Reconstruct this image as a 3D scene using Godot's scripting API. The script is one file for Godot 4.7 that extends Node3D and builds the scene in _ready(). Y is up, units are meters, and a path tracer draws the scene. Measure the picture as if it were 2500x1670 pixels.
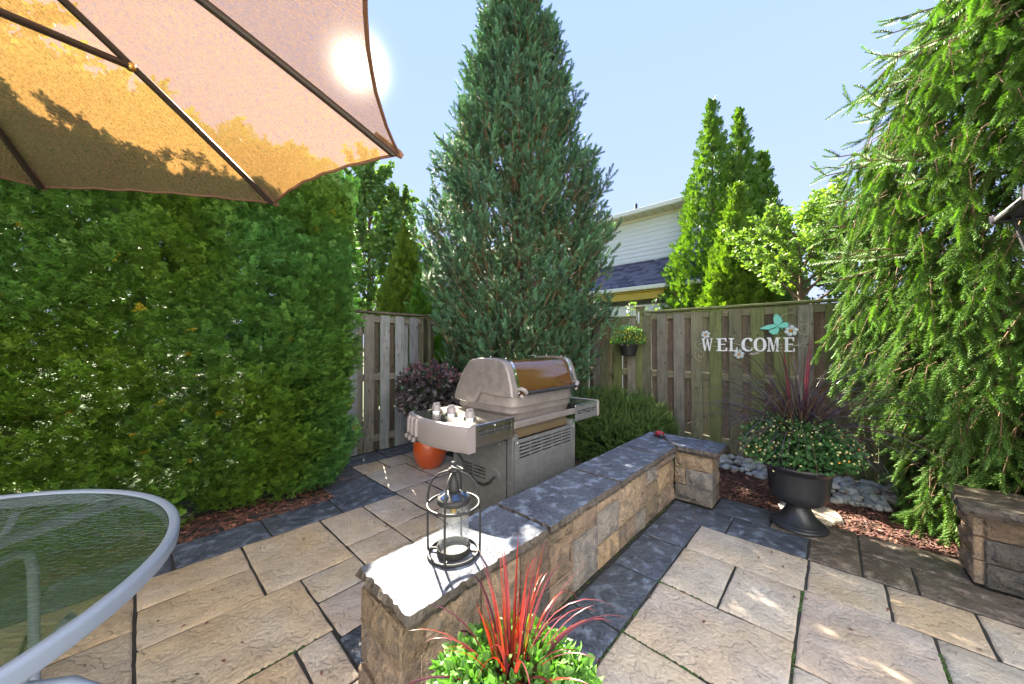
extends Node3D
# A patio corner: tan and dark paving, a low stone wall, a gas grill, hedges and spruces, seen from a tripod at 1.35 m.

var rng := RandomNumberGenerator.new()
var M := {}          # materials by name
var T := {}          # textures by name
const SUN := Vector3(-0.7424, 0.5930, -0.3116)

# ---------------------------------------------------------------- mesh builder
class MB:
	var v := PackedVector3Array()
	var n := PackedVector3Array()
	var uv := PackedVector2Array()
	var c := PackedColorArray()
	var ix := PackedInt32Array()
	var x := Transform3D()
	var tint := Color(1, 1, 1)
	var off := Vector2.ZERO
	var us := 1.0

	func p(a: Vector3, nn: Vector3, t := Vector2.ZERO) -> int:
		v.append(x * a)
		n.append((x.basis * nn).normalized())
		uv.append(t * us + off)
		c.append(tint)
		return v.size() - 1

	func tri(a: Vector3, b: Vector3, d: Vector3) -> void:
		var nn := (d - a).cross(b - a).normalized()
		var i := p(a, nn, Vector2(a.x, a.z)); p(b, nn, Vector2(b.x, b.z)); p(d, nn, Vector2(d.x, d.z))
		ix.append_array(PackedInt32Array([i, i + 1, i + 2]))

	# corners clockwise as seen from the front
	func quad(a: Vector3, b: Vector3, d: Vector3, e: Vector3, long := 1) -> void:
		var nn := (d - a).cross(b - a).normalized()
		if nn.length() < 0.5:
			nn = (e - a).cross(d - a).normalized()
		var i := v.size()
		for q in [a, b, d, e]:
			p(q, nn, fuv(q, nn, long))
		ix.append_array(PackedInt32Array([i, i + 1, i + 2, i, i + 2, i + 3]))

	func fuv(q: Vector3, nn: Vector3, long: int) -> Vector2:
		var k := nn.abs().max_axis_index()
		if k == long:
			return Vector2(q[(k + 1) % 3], q[(k + 2) % 3])
		return Vector2(q[3 - k - long], q[long])

	# a box with chamfered edges
	func box(o: Vector3, s: Vector3, b := 0.004, long := 1) -> void:
		var h := s * 0.5
		b = minf(b, minf(h.x, minf(h.y, h.z)) * 0.9)
		var g := h - Vector3(b, b, b)
		for k in 3:
			var i := (k + 1) % 3
			var j := (k + 2) % 3
			for sg: float in [-1.0, 1.0]:
				var q := []
				for w in [[-1, -1], [1, -1], [1, 1], [-1, 1]]:
					var r := Vector3.ZERO
					r[k] = sg * h[k]; r[i] = w[0] * g[i]; r[j] = w[1] * g[j]
					q.append(o + r)
				if sg > 0:
					q.reverse()
				quad(q[0], q[1], q[2], q[3], long)
		# chamfers
		for k in 3:
			var i := (k + 1) % 3
			var j := (k + 2) % 3
			for a: float in [-1.0, 1.0]:
				for d: float in [-1.0, 1.0]:
					var q := []
					for w in [[-1, 0], [1, 0], [1, 1], [-1, 1]]:
						var r := Vector3.ZERO
						r[k] = w[0] * g[k]
						if w[1] == 0:
							r[i] = a * h[i]; r[j] = d * g[j]
						else:
							r[i] = a * g[i]; r[j] = d * h[j]
						q.append(o + r)
					if a * d > 0:
						q.reverse()
					quad(q[0], q[1], q[2], q[3], long)
		for a: float in [-1.0, 1.0]:
			for d: float in [-1.0, 1.0]:
				for e: float in [-1.0, 1.0]:
					var q := [o + Vector3(a * h.x, d * g.y, e * g.z), o + Vector3(a * g.x, d * h.y, e * g.z), o + Vector3(a * g.x, d * g.y, e * h.z)]
					if a * d * e > 0:
						q.reverse()
					tri(q[0], q[1], q[2])

	# a tube along points, with a radius for each
	func tube(pts: Array, rad: Array, sides := 8, closed := false) -> void:
		var cnt := pts.size()
		var base := v.size()
		var side := Vector3.ZERO
		for i in cnt:
			var d: Vector3
			if closed:
				d = pts[(i + 1) % cnt] - pts[(i - 1 + cnt) % cnt]
			else:
				d = pts[mini(i + 1, cnt - 1)] - pts[maxi(i - 1, 0)]
			d = d.normalized()
			if side == Vector3.ZERO:
				side = d.cross(Vector3.UP if absf(d.y) < 0.9 else Vector3.RIGHT).normalized()
			else:
				side = (side - d * side.dot(d)).normalized()
			var up := side.cross(d)
			var r: float = rad[i] if i < rad.size() else rad[-1]
			for k in sides:
				var a := TAU * k / sides
				var nn := side * cos(a) + up * sin(a)
				p(pts[i] + nn * r, nn, Vector2(float(k) / sides * TAU * r, i * 0.05))
		var last := cnt if closed else cnt - 1
		for i in last:
			for k in sides:
				var a := base + i * sides + k
				var b := base + i * sides + (k + 1) % sides
				var j := (i + 1) % cnt
				var d := base + j * sides + k
				var e := base + j * sides + (k + 1) % sides
				ix.append_array(PackedInt32Array([a, b, d, b, e, d]))
		if not closed:
			for w in [0, cnt - 1]:
				var r: float = rad[w] if w < rad.size() else rad[-1]
				if r < 0.0008:
					continue
				var dir: Vector3 = (pts[0] - pts[1]).normalized() if w == 0 else (pts[cnt - 1] - pts[cnt - 2]).normalized()
				var i0 := v.size()
				p(pts[w], dir)
				for k in sides:
					var q := v[base + w * sides + k]
					v.append(q); n.append((x.basis * dir).normalized()); uv.append(off); c.append(tint)
				for k in sides:
					var a := i0 + 1 + k
					var b := i0 + 1 + (k + 1) % sides
					if w == 0:
						ix.append_array(PackedInt32Array([i0, b, a]))
					else:
						ix.append_array(PackedInt32Array([i0, a, b]))

	# a turned shape about y: profile of (radius, height) from the bottom up; smooth unless a point repeats; wob(angle, i) scales the radius
	func lathe(o: Vector3, prof: Array, segs := 32, wob = null) -> void:
		var base := v.size()
		var cnt := prof.size()
		for i in cnt:
			var a: Vector2 = prof[maxi(i - 1, 0)]
			var b: Vector2 = prof[mini(i + 1, cnt - 1)]
			if i > 0 and prof[i].is_equal_approx(prof[i - 1]):
				a = prof[i]
			if i < cnt - 1 and prof[i].is_equal_approx(prof[i + 1]):
				b = prof[i]
			var d := b - a
			var nr := Vector2(d.y, -d.x).normalized()
			for k in segs + 1:
				var t := TAU * k / segs
				var w: float = wob.call(t, i) if wob != null else 1.0
				p(o + Vector3(cos(t) * prof[i].x * w, prof[i].y, sin(t) * prof[i].x * w), Vector3(cos(t) * nr.x, nr.y, sin(t) * nr.x), Vector2(t * 0.3, prof[i].y))
		for i in cnt - 1:
			if prof[i].is_equal_approx(prof[i + 1]):
				continue
			for k in segs:
				var a := base + i * (segs + 1) + k
				var d := a + segs + 1
				ix.append_array(PackedInt32Array([a, a + 1, d, d, a + 1, d + 1]))

	# a grid of points [rows][columns]; smooth
	func grid(g: Array, flip := false, uvs = null) -> void:
		var base := v.size()
		var rows := g.size()
		var cols: int = g[0].size()
		for i in rows:
			for j in cols:
				var du: Vector3 = g[i][mini(j + 1, cols - 1)] - g[i][maxi(j - 1, 0)]
				var dv: Vector3 = g[mini(i + 1, rows - 1)][j] - g[maxi(i - 1, 0)][j]
				var nn := du.cross(dv).normalized()
				if flip:
					nn = -nn
				var q: Vector3 = g[i][j]
				p(q, nn, uvs.call(i, j) if uvs != null else Vector2(float(j) / (cols - 1), float(i) / (rows - 1)))
		for i in rows - 1:
			for j in cols - 1:
				var a := base + i * cols + j
				var b := a + 1
				var d := a + cols
				var e := d + 1
				if flip:
					ix.append_array(PackedInt32Array([a, b, d, b, e, d]))
				else:
					ix.append_array(PackedInt32Array([a, d, b, b, d, e]))

	# a flat outline (x, y) pushed out along z, both faces and the rim
	func prism(out: PackedVector2Array, z0: float, z1: float) -> void:
		var idx := Geometry2D.triangulate_polygon(out)
		if Geometry2D.is_polygon_clockwise(out):
			out.reverse()
			idx = Geometry2D.triangulate_polygon(out)
		for k in idx.size() / 3:
			var a := out[idx[k * 3]]
			var b := out[idx[k * 3 + 1]]
			var d := out[idx[k * 3 + 2]]
			if (b - a).cross(d - a) < 0:
				var w := b
				b = d; d = w
			tri(Vector3(a.x, a.y, z1), Vector3(d.x, d.y, z1), Vector3(b.x, b.y, z1))
			tri(Vector3(a.x, a.y, z0), Vector3(b.x, b.y, z0), Vector3(d.x, d.y, z0))
		for k in out.size():
			var a := out[k]
			var b := out[(k + 1) % out.size()]
			quad(Vector3(a.x, a.y, z1), Vector3(b.x, b.y, z1), Vector3(b.x, b.y, z0), Vector3(a.x, a.y, z0))

	func ball(o: Vector3, r: Vector3, segs := 12, rings := 8, wob = null) -> void:
		var base := v.size()
		for i in rings + 1:
			var a := PI * i / rings
			for k in segs + 1:
				var t := TAU * k / segs
				var d := Vector3(sin(a) * cos(t), -cos(a), sin(a) * sin(t))
				var w: float = wob.call(d) if wob != null else 1.0
				p(o + d * r * w, d / r, Vector2(t, a))
		for i in rings:
			for k in segs:
				var a := base + i * (segs + 1) + k
				var d := a + segs + 1
				ix.append_array(PackedInt32Array([a, a + 1, d, d, a + 1, d + 1]))

	func mesh() -> ArrayMesh:
		var arr := []
		arr.resize(Mesh.ARRAY_MAX)
		arr[Mesh.ARRAY_VERTEX] = v
		arr[Mesh.ARRAY_NORMAL] = n
		arr[Mesh.ARRAY_TEX_UV] = uv
		arr[Mesh.ARRAY_COLOR] = c
		arr[Mesh.ARRAY_INDEX] = ix
		var m := ArrayMesh.new()
		m.add_surface_from_arrays(Mesh.PRIMITIVE_TRIANGLES, arr)
		return m

# ---------------------------------------------------------------- scene helpers
var used := {}
func numbered(called: String) -> String:
	if not used.has(called):
		used[called] = 0
		return called
	used[called] += 1
	return "%s_%03d" % [called, used[called]]

func thing(called: String, label: String, category: String, at := Vector3.ZERO, turn := 0.0, group := "") -> Node3D:
	var o := Node3D.new()
	o.name = numbered(called)
	add_child(o)
	o.position = at
	o.rotation.y = turn
	o.set_meta("label", label)
	o.set_meta("category", category)
	if group:
		o.set_meta("group", group)
	return o

func setting(called: String) -> Node3D:
	var o := Node3D.new()
	o.name = numbered(called)
	add_child(o)
	o.set_meta("kind", "structure")
	return o

func part(called: String, b, m: Material, parent: Node3D, at := Vector3.ZERO) -> MeshInstance3D:
	var o := MeshInstance3D.new()
	o.name = called
	o.mesh = b.mesh() if b is MB else b
	o.material_override = m
	o.position = at
	parent.add_child(o, true)
	return o

func many(called: String, mesh: Mesh, m: Material, xs: Array, cs: Array, parent: Node3D) -> MultiMeshInstance3D:
	var mm := MultiMesh.new()
	mm.transform_format = MultiMesh.TRANSFORM_3D
	mm.use_colors = true
	mm.mesh = mesh
	mm.instance_count = xs.size()
	for i in xs.size():
		mm.set_instance_transform(i, xs[i])
		mm.set_instance_color(i, cs[i])
	var o := MultiMeshInstance3D.new()
	o.name = called
	o.multimesh = mm
	o.material_override = m
	o.set_meta("kind", "stuff")
	parent.add_child(o, true)
	return o

func R(a: float, b: float) -> float:
	return rng.randf_range(a, b)

# ---------------------------------------------------------------- textures
func noise(sd: int, freq: float, octaves := 4, kind := FastNoiseLite.TYPE_SIMPLEX_SMOOTH, fractal := FastNoiseLite.FRACTAL_FBM) -> FastNoiseLite:
	var f := FastNoiseLite.new()
	f.seed = sd
	f.frequency = freq
	f.noise_type = kind
	f.fractal_type = fractal
	f.fractal_octaves = octaves
	return f

# a periodic sample: the noise is looked up on a torus
func ring(f: FastNoiseLite, u: float, w: float, su: float, sw: float) -> float:
	var a := u * TAU
	var b := w * TAU
	return f.get_noise_3d(cos(a) * su + 7.0, sin(a) * su, cos(b) * sw) * 0.5 + f.get_noise_3d(cos(b) * sw + 31.0, sin(b) * sw, sin(a) * su) * 0.5

func tex(w: int, h: int, f: Callable) -> ImageTexture:
	var im := Image.create(w, h, false, Image.FORMAT_RGB8)
	for y in h:
		for x in w:
			im.set_pixel(x, y, f.call(float(x) / w, float(y) / h, x, y))
	return ImageTexture.create_from_image(im)

func grey(g: float) -> Color:
	return Color(g, g, g)

func lin(r: float, g: float, b: float) -> Color:
	return Color(r, g, b).linear_to_srgb()

func mat(called: String, col: Color, rough := 0.6, metal := 0.0) -> StandardMaterial3D:
	var m := StandardMaterial3D.new()
	m.resource_name = called
	m.albedo_color = col.linear_to_srgb()
	m.roughness = rough
	m.metallic = metal
	M[called] = m
	return m

func leafy(called: String, col: Color, through: Color, rough := 0.55) -> StandardMaterial3D:
	var m := mat(called, col, rough)
	m.vertex_color_use_as_albedo = true
	m.cull_mode = BaseMaterial3D.CULL_DISABLED
	m.backlight_enabled = true
	m.backlight = through.linear_to_srgb()
	return m

func bump(m: StandardMaterial3D, t: Texture2D, cm: float) -> void:
	m.heightmap_enabled = true
	m.heightmap_texture = t
	m.heightmap_scale = cm

func make_textures() -> void:
	# split stone: height and tone, one sheet of about 1.3 m
	var N := 768
	var layer := func(sd: int, freq: float, oct: int, frac: int, warp: float) -> Image:
		var f := noise(sd, freq, oct, FastNoiseLite.TYPE_SIMPLEX_SMOOTH, frac)
		if warp > 0.0:
			f.domain_warp_enabled = true
			f.domain_warp_amplitude = warp
			f.domain_warp_frequency = freq * 0.8
		return f.get_seamless_image(N, N)
	var ibig: Image = layer.call(11, 0.006, 4, FastNoiseLite.FRACTAL_FBM, 40.0)
	var irid: Image = layer.call(12, 0.011, 3, FastNoiseLite.FRACTAL_RIDGED, 30.0)
	var ifin: Image = layer.call(13, 0.07, 4, FastNoiseLite.FRACTAL_FBM, 0.0)
	var icrk: Image = layer.call(14, 0.0035, 3, FastNoiseLite.FRACTAL_RIDGED, 60.0)
	var iwrm: Image = layer.call(15, 0.004, 2, FastNoiseLite.FRACTAL_FBM, 0.0)
	var hi := Image.create(N, N, false, Image.FORMAT_RGB8)
	var ti := Image.create(N, N, false, Image.FORMAT_RGB8)
	for y in N:
		for x in N:
			var big := ibig.get_pixel(x, y).r
			var rid := irid.get_pixel(x, y).r
			var fine := ifin.get_pixel(x, y).r - 0.5
			var crk := icrk.get_pixel(x, y).r
			var lay := (big * 5.0 + rid * 1.4)
			var step := floorf(lay) + smoothstep(0.0, 0.22, lay - floorf(lay))     # cleft layers with soft lips
			var lip := 1.0 - smoothstep(0.0, 0.10, absf(lay - floorf(lay) - 0.06))
			var vein := clampf((crk - 0.965) * 40.0, 0.0, 1.0)
			hi.set_pixel(x, y, grey(clampf(0.12 + step * 0.11 + big * 0.12 + fine * 0.13 - vein * 0.3, 0.0, 1.0)))
			var t := clampf(0.76 + (big - 0.5) * 0.26 + fine * 0.24 + (rid - 0.5) * 0.12 - lip * 0.16 * rid - vein * 0.45, 0.1, 1.0)
			var warm := iwrm.get_pixel(x, y).r - 0.5
			ti.set_pixel(x, y, lin(t * (1.0 - 0.10 * warm), t * (0.97 + 0.02 * warm), t * (0.93 + 0.22 * warm)))
	T.stone_h = ImageTexture.create_from_image(hi)
	# slate: the same cleft sheet with paler patches, a sheen painted into the colour
	var isheen: Image = layer.call(16, 0.016, 5, FastNoiseLite.FRACTAL_FBM, 50.0)
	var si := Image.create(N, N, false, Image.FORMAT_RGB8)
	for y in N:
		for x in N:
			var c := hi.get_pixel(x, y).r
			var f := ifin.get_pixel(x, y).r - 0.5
			var w := smoothstep(0.5, 0.85, isheen.get_pixel(x, y).r)
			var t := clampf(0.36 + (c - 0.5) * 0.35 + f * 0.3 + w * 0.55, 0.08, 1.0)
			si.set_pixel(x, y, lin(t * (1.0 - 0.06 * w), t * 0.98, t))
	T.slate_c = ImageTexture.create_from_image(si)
	T.stone_c = ImageTexture.create_from_image(ti)
	# rough split block face
	var n4 := noise(21, 1.0, 5)
	T.block_h = tex(320, 320, func(u, w, _x, _y): return grey(clampf(0.5 + ring(n4, u, w, 2.4, 2.4) * 0.75 + ring(n4, u, w, 9.0, 9.0) * 0.25, 0, 1)))
	T.block_c = tex(320, 320, func(u, w, _x, _y):
		var s := ring(n4, u, w, 1.2, 1.2)
		var f := ring(n4, u, w, 12.0, 12.0)
		var t := clampf(0.78 + f * 0.5 + s * 0.25, 0.2, 1.0)
		var d := clampf((s + 0.05) * 4.0, 0.0, 1.0) * 0.7
		return lin(t * (1.0 - 0.62 * d), t * (1.0 - 0.56 * d), t * (1.0 - 0.46 * d)))
	# weathered wood: v runs along the grain, one sheet is 0.25 x 2 m
	var n5 := noise(31, 1.0, 4)
	var knots := []
	var kr := RandomNumberGenerator.new()
	kr.seed = 5
	for i in 12:
		knots.append(Vector3(kr.randf(), kr.randf(), kr.randf_range(0.5, 1.0)))
	var wood := func(u: float, w: float) -> Vector2:
		var k := 0.0
		var bend := 0.0
		for q: Vector3 in knots:
			var du := absf(u - q.x)
			du = minf(du, 1.0 - du) * 0.25
			var dw := absf(w - q.y)
			dw = minf(dw, 1.0 - dw) * 2.0
			var d := sqrt(du * du + dw * dw * 0.45)
			k = maxf(k, 1.0 - smoothstep(0.006 * q.z, 0.016 * q.z, d))
			bend += 0.02 * exp(-(du * du) / 0.0012 - (dw * dw) / 0.006) * signf(u - q.x)
		var g := ring(n5, u + bend, w, 7.0, 0.55) * 0.55 + ring(n5, u + bend, w, 22.0, 1.2) * 0.45
		var blot := ring(n5, u, w, 0.5, 0.8)
		return Vector2(g, k + blot * 0.0)
	var nw := noise(33, 1.0, 3)
	T.wood_c = tex(192, 1024, func(u, w, _x, _y):
		var q: Vector2 = wood.call(u, w)
		var blot := ring(nw, u, w, 0.6, 1.6)
		var t := clampf(0.74 + q.x * 0.8 + blot * 0.3, 0.15, 1.0) * (1.0 - 0.62 * q.y)
		return lin(t, t * (0.98 - 0.05 * q.y), t * (0.95 - 0.12 * q.y)))
	T.wood_h = tex(192, 1024, func(u, w, _x, _y):
		var q: Vector2 = wood.call(u, w)
		return grey(clampf(0.55 + q.x * 0.9 - q.y * 0.15, 0, 1)))
	# woven sling cloth
	var n6 := noise(41, 1.0, 3)
	var ci := Image.create(512, 512, false, Image.FORMAT_RGBA8)
	var wr := RandomNumberGenerator.new()
	wr.seed = 77
	var slub := PackedFloat32Array()
	for i in 128 * 64:
		slub.append(wr.randf())
	for y in 512:
		for x in 512:
			var s: float = slub[(y / 8) * 128 + x / 4] * 0.6 + slub[((y / 4) % 64) * 128 + x / 4] * 0.4
			var rib := 0.88 + 0.12 * float((x / 8) % 2)
			var t := clampf((0.55 + 0.45 * s) * rib + ring(n6, x / 512.0, y / 512.0, 3.0, 3.0) * 0.12, 0.25, 1.0)
			var q := lin(t, t, t)
			q.a = clampf(0.74 + 0.26 * s, 0.4, 1.0)
			ci.set_pixel(x, y, q)
	T.cloth_c = ImageTexture.create_from_image(ci)
	# cast, lightly pitted metal
	var n7 := noise(51, 1.0, 3)
	T.pit = tex(256, 256, func(u, w, _x, _y): return grey(clampf(0.5 + ring(n7, u, w, 12.0, 12.0) * 0.9, 0, 1)))
	T.dust = tex(256, 256, func(u, w, _x, _y):
		var t := clampf(0.86 + ring(n7, u, w, 1.6, 1.6) * 0.35 + ring(n7, u, w, 9.0, 9.0) * 0.15, 0.3, 1.0)
		return lin(t, t, t))
	# seeded glass
	var n8 := noise(61, 1.0, 2)
	T.seed = tex(256, 256, func(u, w, _x, _y): return grey(clampf(0.5 + maxf(0.0, ring(n8, u, w, 14.0, 14.0) - 0.15) * 2.0, 0, 1)))
	# hammered table glass: short waves across
	var n9 := noise(71, 1.0, 2)
	T.wave = tex(384, 384, func(u, w, _x, _y): return grey(clampf(0.5 + ring(n9, u, w, 3.2, 10.0) * 1.1, 0, 1)))
	# soil
	var n10 := noise(81, 1.0, 5)
	T.soil = tex(256, 256, func(u, w, _x, _y):
		var t := clampf(0.7 + ring(n10, u, w, 5.0, 5.0) * 0.9, 0.15, 1.0)
		return lin(t, t * 0.97, t * 0.94))

# ---------------------------------------------------------------- the scene
func _ready() -> void:
	rng.seed = 20240
	# camera: 1.35 m above the paving, very wide lens
	var cam := Camera3D.new()
	cam.name = "camera"
	cam.fov = 88.98
	cam.near = 0.05
	cam.far = 400.0
	cam.position = Vector3(0, 1.35, 0)
	cam.rotation_degrees = Vector3(0.5, 42.88, 0)
	add_child(cam)
	cam.current = true
	# sky
	var sky := ProceduralSkyMaterial.new()
	sky.sky_top_color = lin(0.073, 0.103, 0.196)
	sky.sky_horizon_color = lin(0.119, 0.133, 0.172)
	sky.sky_curve = 0.22
	sky.sky_energy_multiplier = 1.0
	sky.ground_bottom_color = lin(0.08, 0.08, 0.07)
	sky.ground_horizon_color = lin(0.12, 0.13, 0.14)
	sky.sun_angle_max = 40.0
	sky.sun_curve = 0.021
	sky.energy_multiplier = 1.0
	var env := Environment.new()
	env.background_mode = Environment.BG_SKY
	env.sky = Sky.new()
	env.sky.sky_material = sky
	env.background_energy_multiplier = 1.0
	env.tonemap_mode = Environment.TONE_MAPPER_LINEAR
	env.tonemap_exposure = 7.6
	env.sdfgi_enabled = true
	env.ssao_enabled = true
	env.ssil_enabled = true
	var we := WorldEnvironment.new()
	we.name = "world_environment"
	we.environment = env
	add_child(we)
	# sun, high behind the hedge and the umbrella
	var sun := DirectionalLight3D.new()
	sun.name = "sun"
	sun.light_color = Color(1.0, 0.955, 0.875)
	sun.light_energy = 1.6
	sun.light_angular_distance = 0.5
	sun.shadow_enabled = true
	add_child(sun)
	sun.look_at_from_position(Vector3.ZERO, -SUN, Vector3.UP)

	make_textures()
	make_materials()
	# large structure
	make_ground()
	make_patio()
	make_walls()
	make_fences()
	make_house()
	make_bounce_house()
	# trees, hedge, shrubs
	make_hedge()
	make_big_spruce()
	make_weeping_spruce()
	make_background_trees()
	make_yew()
	# furniture and objects
	make_umbrella()
	make_table()
	make_grill()
	make_lantern()
	make_urn()
	make_front_planter()
	make_orange_pot()
	make_basket()
	make_sign()
	make_small_things()

func make_materials() -> void:
	# paving
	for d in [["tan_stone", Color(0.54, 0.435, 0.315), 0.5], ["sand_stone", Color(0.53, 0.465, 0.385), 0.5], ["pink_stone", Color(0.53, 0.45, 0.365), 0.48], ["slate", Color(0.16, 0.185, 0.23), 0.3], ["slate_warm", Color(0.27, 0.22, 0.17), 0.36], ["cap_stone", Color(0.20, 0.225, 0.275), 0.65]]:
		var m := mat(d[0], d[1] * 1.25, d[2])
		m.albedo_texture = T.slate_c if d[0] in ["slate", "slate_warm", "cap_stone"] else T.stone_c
		m.vertex_color_use_as_albedo = true
		m.metallic_specular = 0.32 if d[0] == "cap_stone" else 0.5
		bump(m, T.stone_h, 2.2 if d[0] != "cap_stone" else 1.4)
	mat("joint_sand", Color(0.035, 0.033, 0.03), 0.95)
	# walls
	for d in [["block_tan", Color(0.34, 0.25, 0.175)], ["block_gold", Color(0.37, 0.26, 0.16)], ["block_grey", Color(0.25, 0.22, 0.195)], ["block_brown", Color(0.235, 0.17, 0.125)], ["block_dark", Color(0.115, 0.10, 0.09)]]:
		var m := mat(d[0], d[1] * 1.2, 0.85)
		m.albedo_texture = T.block_c
		m.vertex_color_use_as_albedo = true
		bump(m, T.block_h, 1.3)
	var ch := mat("chipped_stone", Color(0.13, 0.105, 0.085), 0.75)
	ch.albedo_texture = T.block_c
	ch.uv1_triplanar = true
	ch.uv1_scale = Vector3(3, 3, 3)
	bump(ch, T.block_h, 1.0)
	# wood
	for d in [["wood_grey", Color(0.23, 0.215, 0.185)], ["wood_silver", Color(0.31, 0.325, 0.355)], ["wood_green", Color(0.145, 0.165, 0.065)], ["wood_olive", Color(0.185, 0.18, 0.115)], ["wood_brown", Color(0.14, 0.115, 0.09)], ["wood_rust", Color(0.155, 0.11, 0.085)]]:
		var m := mat(d[0], d[1] * 1.25, 0.85)
		m.albedo_texture = T.wood_c
		m.uv1_scale = Vector3(4.0, 0.5, 1)
		m.vertex_color_use_as_albedo = true
		bump(m, T.wood_h, 0.35)
	# metals and plastics
	var g := mat("grill_cast", Color(0.27, 0.235, 0.225), 0.46, 0.3)
	g.albedo_texture = T.dust
	g.uv1_triplanar = true
	g.uv1_scale = Vector3(1.2, 1.2, 1.2)
	mat("grill_bezel", Color(0.27, 0.235, 0.235), 0.42, 0.1)
	var gp := mat("grill_panel", Color(0.17, 0.172, 0.175), 0.38, 0.1)
	gp.albedo_texture = T.dust
	gp.uv1_triplanar = true
	gp.uv1_scale = Vector3(2, 2, 2)
	var enamel := mat("lid_enamel", Color(0.095, 0.042, 0.013), 0.16)
	enamel.clearcoat_enabled = true
	enamel.clearcoat = 1.0
	enamel.clearcoat_roughness = 0.04
	mat("chrome", Color(0.75, 0.74, 0.72), 0.12, 1.0)
	var ss := mat("stainless", Color(0.56, 0.55, 0.52), 0.24, 1.0)
	ss.roughness_texture = T.dust
	ss.uv1_triplanar = true
	mat("black_metal", Color(0.018, 0.018, 0.02), 0.55)
	mat("black_plastic", Color(0.02, 0.02, 0.022), 0.5)
	mat("rubber", Color(0.018, 0.018, 0.018), 0.6)
	mat("umbrella_frame", Color(0.045, 0.032, 0.026), 0.35, 0.2)
	mat("table_frame", Color(0.27, 0.33, 0.45), 0.38, 0.2)
	var cl := mat("canopy_cloth", Color(0.32, 0.225, 0.12, 0.60), 0.85)
	cl.transparency = BaseMaterial3D.TRANSPARENCY_ALPHA
	cl.albedo_color = Color(cl.albedo_color.r, cl.albedo_color.g, cl.albedo_color.b, 0.88)
	cl.albedo_texture = T.cloth_c
	cl.uv1_scale = Vector3(2.2, 2.2, 1)
	cl.cull_mode = BaseMaterial3D.CULL_DISABLED
	cl.backlight_enabled = true
	cl.backlight = lin(0.95, 0.72, 0.40)
	var hem := mat("canopy_hem", Color(0.17, 0.09, 0.055), 0.85)
	hem.backlight_enabled = true
	hem.backlight = lin(0.25, 0.15, 0.08)
	var gt := mat("table_glass", Color(0.05, 0.07, 0.04), 0.06)
	gt.albedo_color = Color(lin(0.045, 0.085, 0.028), 0.42)
	gt.metallic_specular = 0.34
	gt.transparency = BaseMaterial3D.TRANSPARENCY_ALPHA
	gt.uv1_scale = Vector3(1.5, 1.5, 1)
	bump(gt, T.wave, 0.4)
	var lg := mat("lantern_glass", Color(0.9, 0.93, 0.95), 0.05)
	lg.albedo_color = Color(0.9, 0.93, 0.95, 0.05)
	lg.transparency = BaseMaterial3D.TRANSPARENCY_ALPHA
	lg.cull_mode = BaseMaterial3D.CULL_DISABLED
	lg.uv1_scale = Vector3(4, 6, 1)
	bump(lg, T.seed, 0.25)
	mat("solar_cell", Color(0.03, 0.05, 0.11), 0.1)
	mat("bulb_glass", Color(0.75, 0.8, 0.85), 0.05)
	mat("brass", Color(0.6, 0.38, 0.12), 0.3, 1.0)
	var ur := mat("urn_plastic", Color(0.028, 0.030, 0.036), 0.32)
	ur.albedo_texture = T.dust
	ur.uv1_triplanar = true
	ur.uv1_scale = Vector3(2, 2, 2)
	mat("orange_glaze", Color(0.52, 0.075, 0.008), 0.22).clearcoat_enabled = true
	mat("pot_dark", Color(0.03, 0.026, 0.024), 0.5)
	mat("soil_mix", Color(0.03, 0.022, 0.016), 0.95)
	# house
	mat("siding", Color(0.72, 0.73, 0.71), 0.6)
	mat("bounce_siding", Color(0.64, 0.68, 0.73), 0.7)
	mat("trim_cream", Color(0.62, 0.56, 0.42), 0.6)
	mat("soffit_yellow", Color(0.50, 0.36, 0.07), 0.65)
	mat("gutter", Color(0.72, 0.69, 0.60), 0.4)
	for d in [["shingle", Color(0.085, 0.082, 0.115)], ["shingle_light", Color(0.13, 0.122, 0.16)], ["shingle_dark", Color(0.055, 0.055, 0.085)]]:
		var m := mat(d[0], d[1], 0.9)
		bump(m, T.pit, 0.2)
		m.uv1_triplanar = true
	var wg := mat("window_glass", Color(0.08, 0.1, 0.11), 0.05)
	wg.metallic_specular = 0.7
	# sign
	mat("sign_white", Color(0.74, 0.75, 0.78), 0.5)
	mat("wire", Color(0.42, 0.38, 0.30), 0.4, 0.6)
	mat("petal", Color(0.52, 0.56, 0.60), 0.4, 0.2)
	mat("bead", Color(0.75, 0.33, 0.03), 0.15)
	mat("pearl", Color(0.8, 0.78, 0.72), 0.2)
	mat("butterfly_teal", Color(0.14, 0.53, 0.45), 0.45)
	mat("ladybug_red", Color(0.30, 0.02, 0.03), 0.2)
	# plants
	leafy("hedge_leaf", Color(0.105, 0.235, 0.045), Color(0.2, 0.36, 0.06))
	leafy("spruce_blue", Color(0.107, 0.215, 0.12), Color(0.35, 0.42, 0.14))
	leafy("spruce_green", Color(0.11, 0.22, 0.055), Color(0.45, 0.55, 0.1))
	leafy("thuja_leaf", Color(0.155, 0.27, 0.055), Color(0.7, 0.75, 0.15))
	leafy("tree_leaf", Color(0.15, 0.26, 0.085), Color(0.6, 0.7, 0.2))
	leafy("yew_leaf", Color(0.09, 0.18, 0.042), Color(0.3, 0.4, 0.1))
	leafy("mum_leaf", Color(0.10, 0.21, 0.075), Color(0.45, 0.6, 0.15))
	leafy("grass_blade", Color(0.26, 0.075, 0.09), Color(0.9, 0.25, 0.08), 0.3)
	leafy("grass_bronze", Color(0.105, 0.07, 0.075), Color(0.55, 0.25, 0.1), 0.28)
	leafy("dark_leaf", Color(0.07, 0.058, 0.062), Color(0.35, 0.12, 0.18), 0.35)
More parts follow.
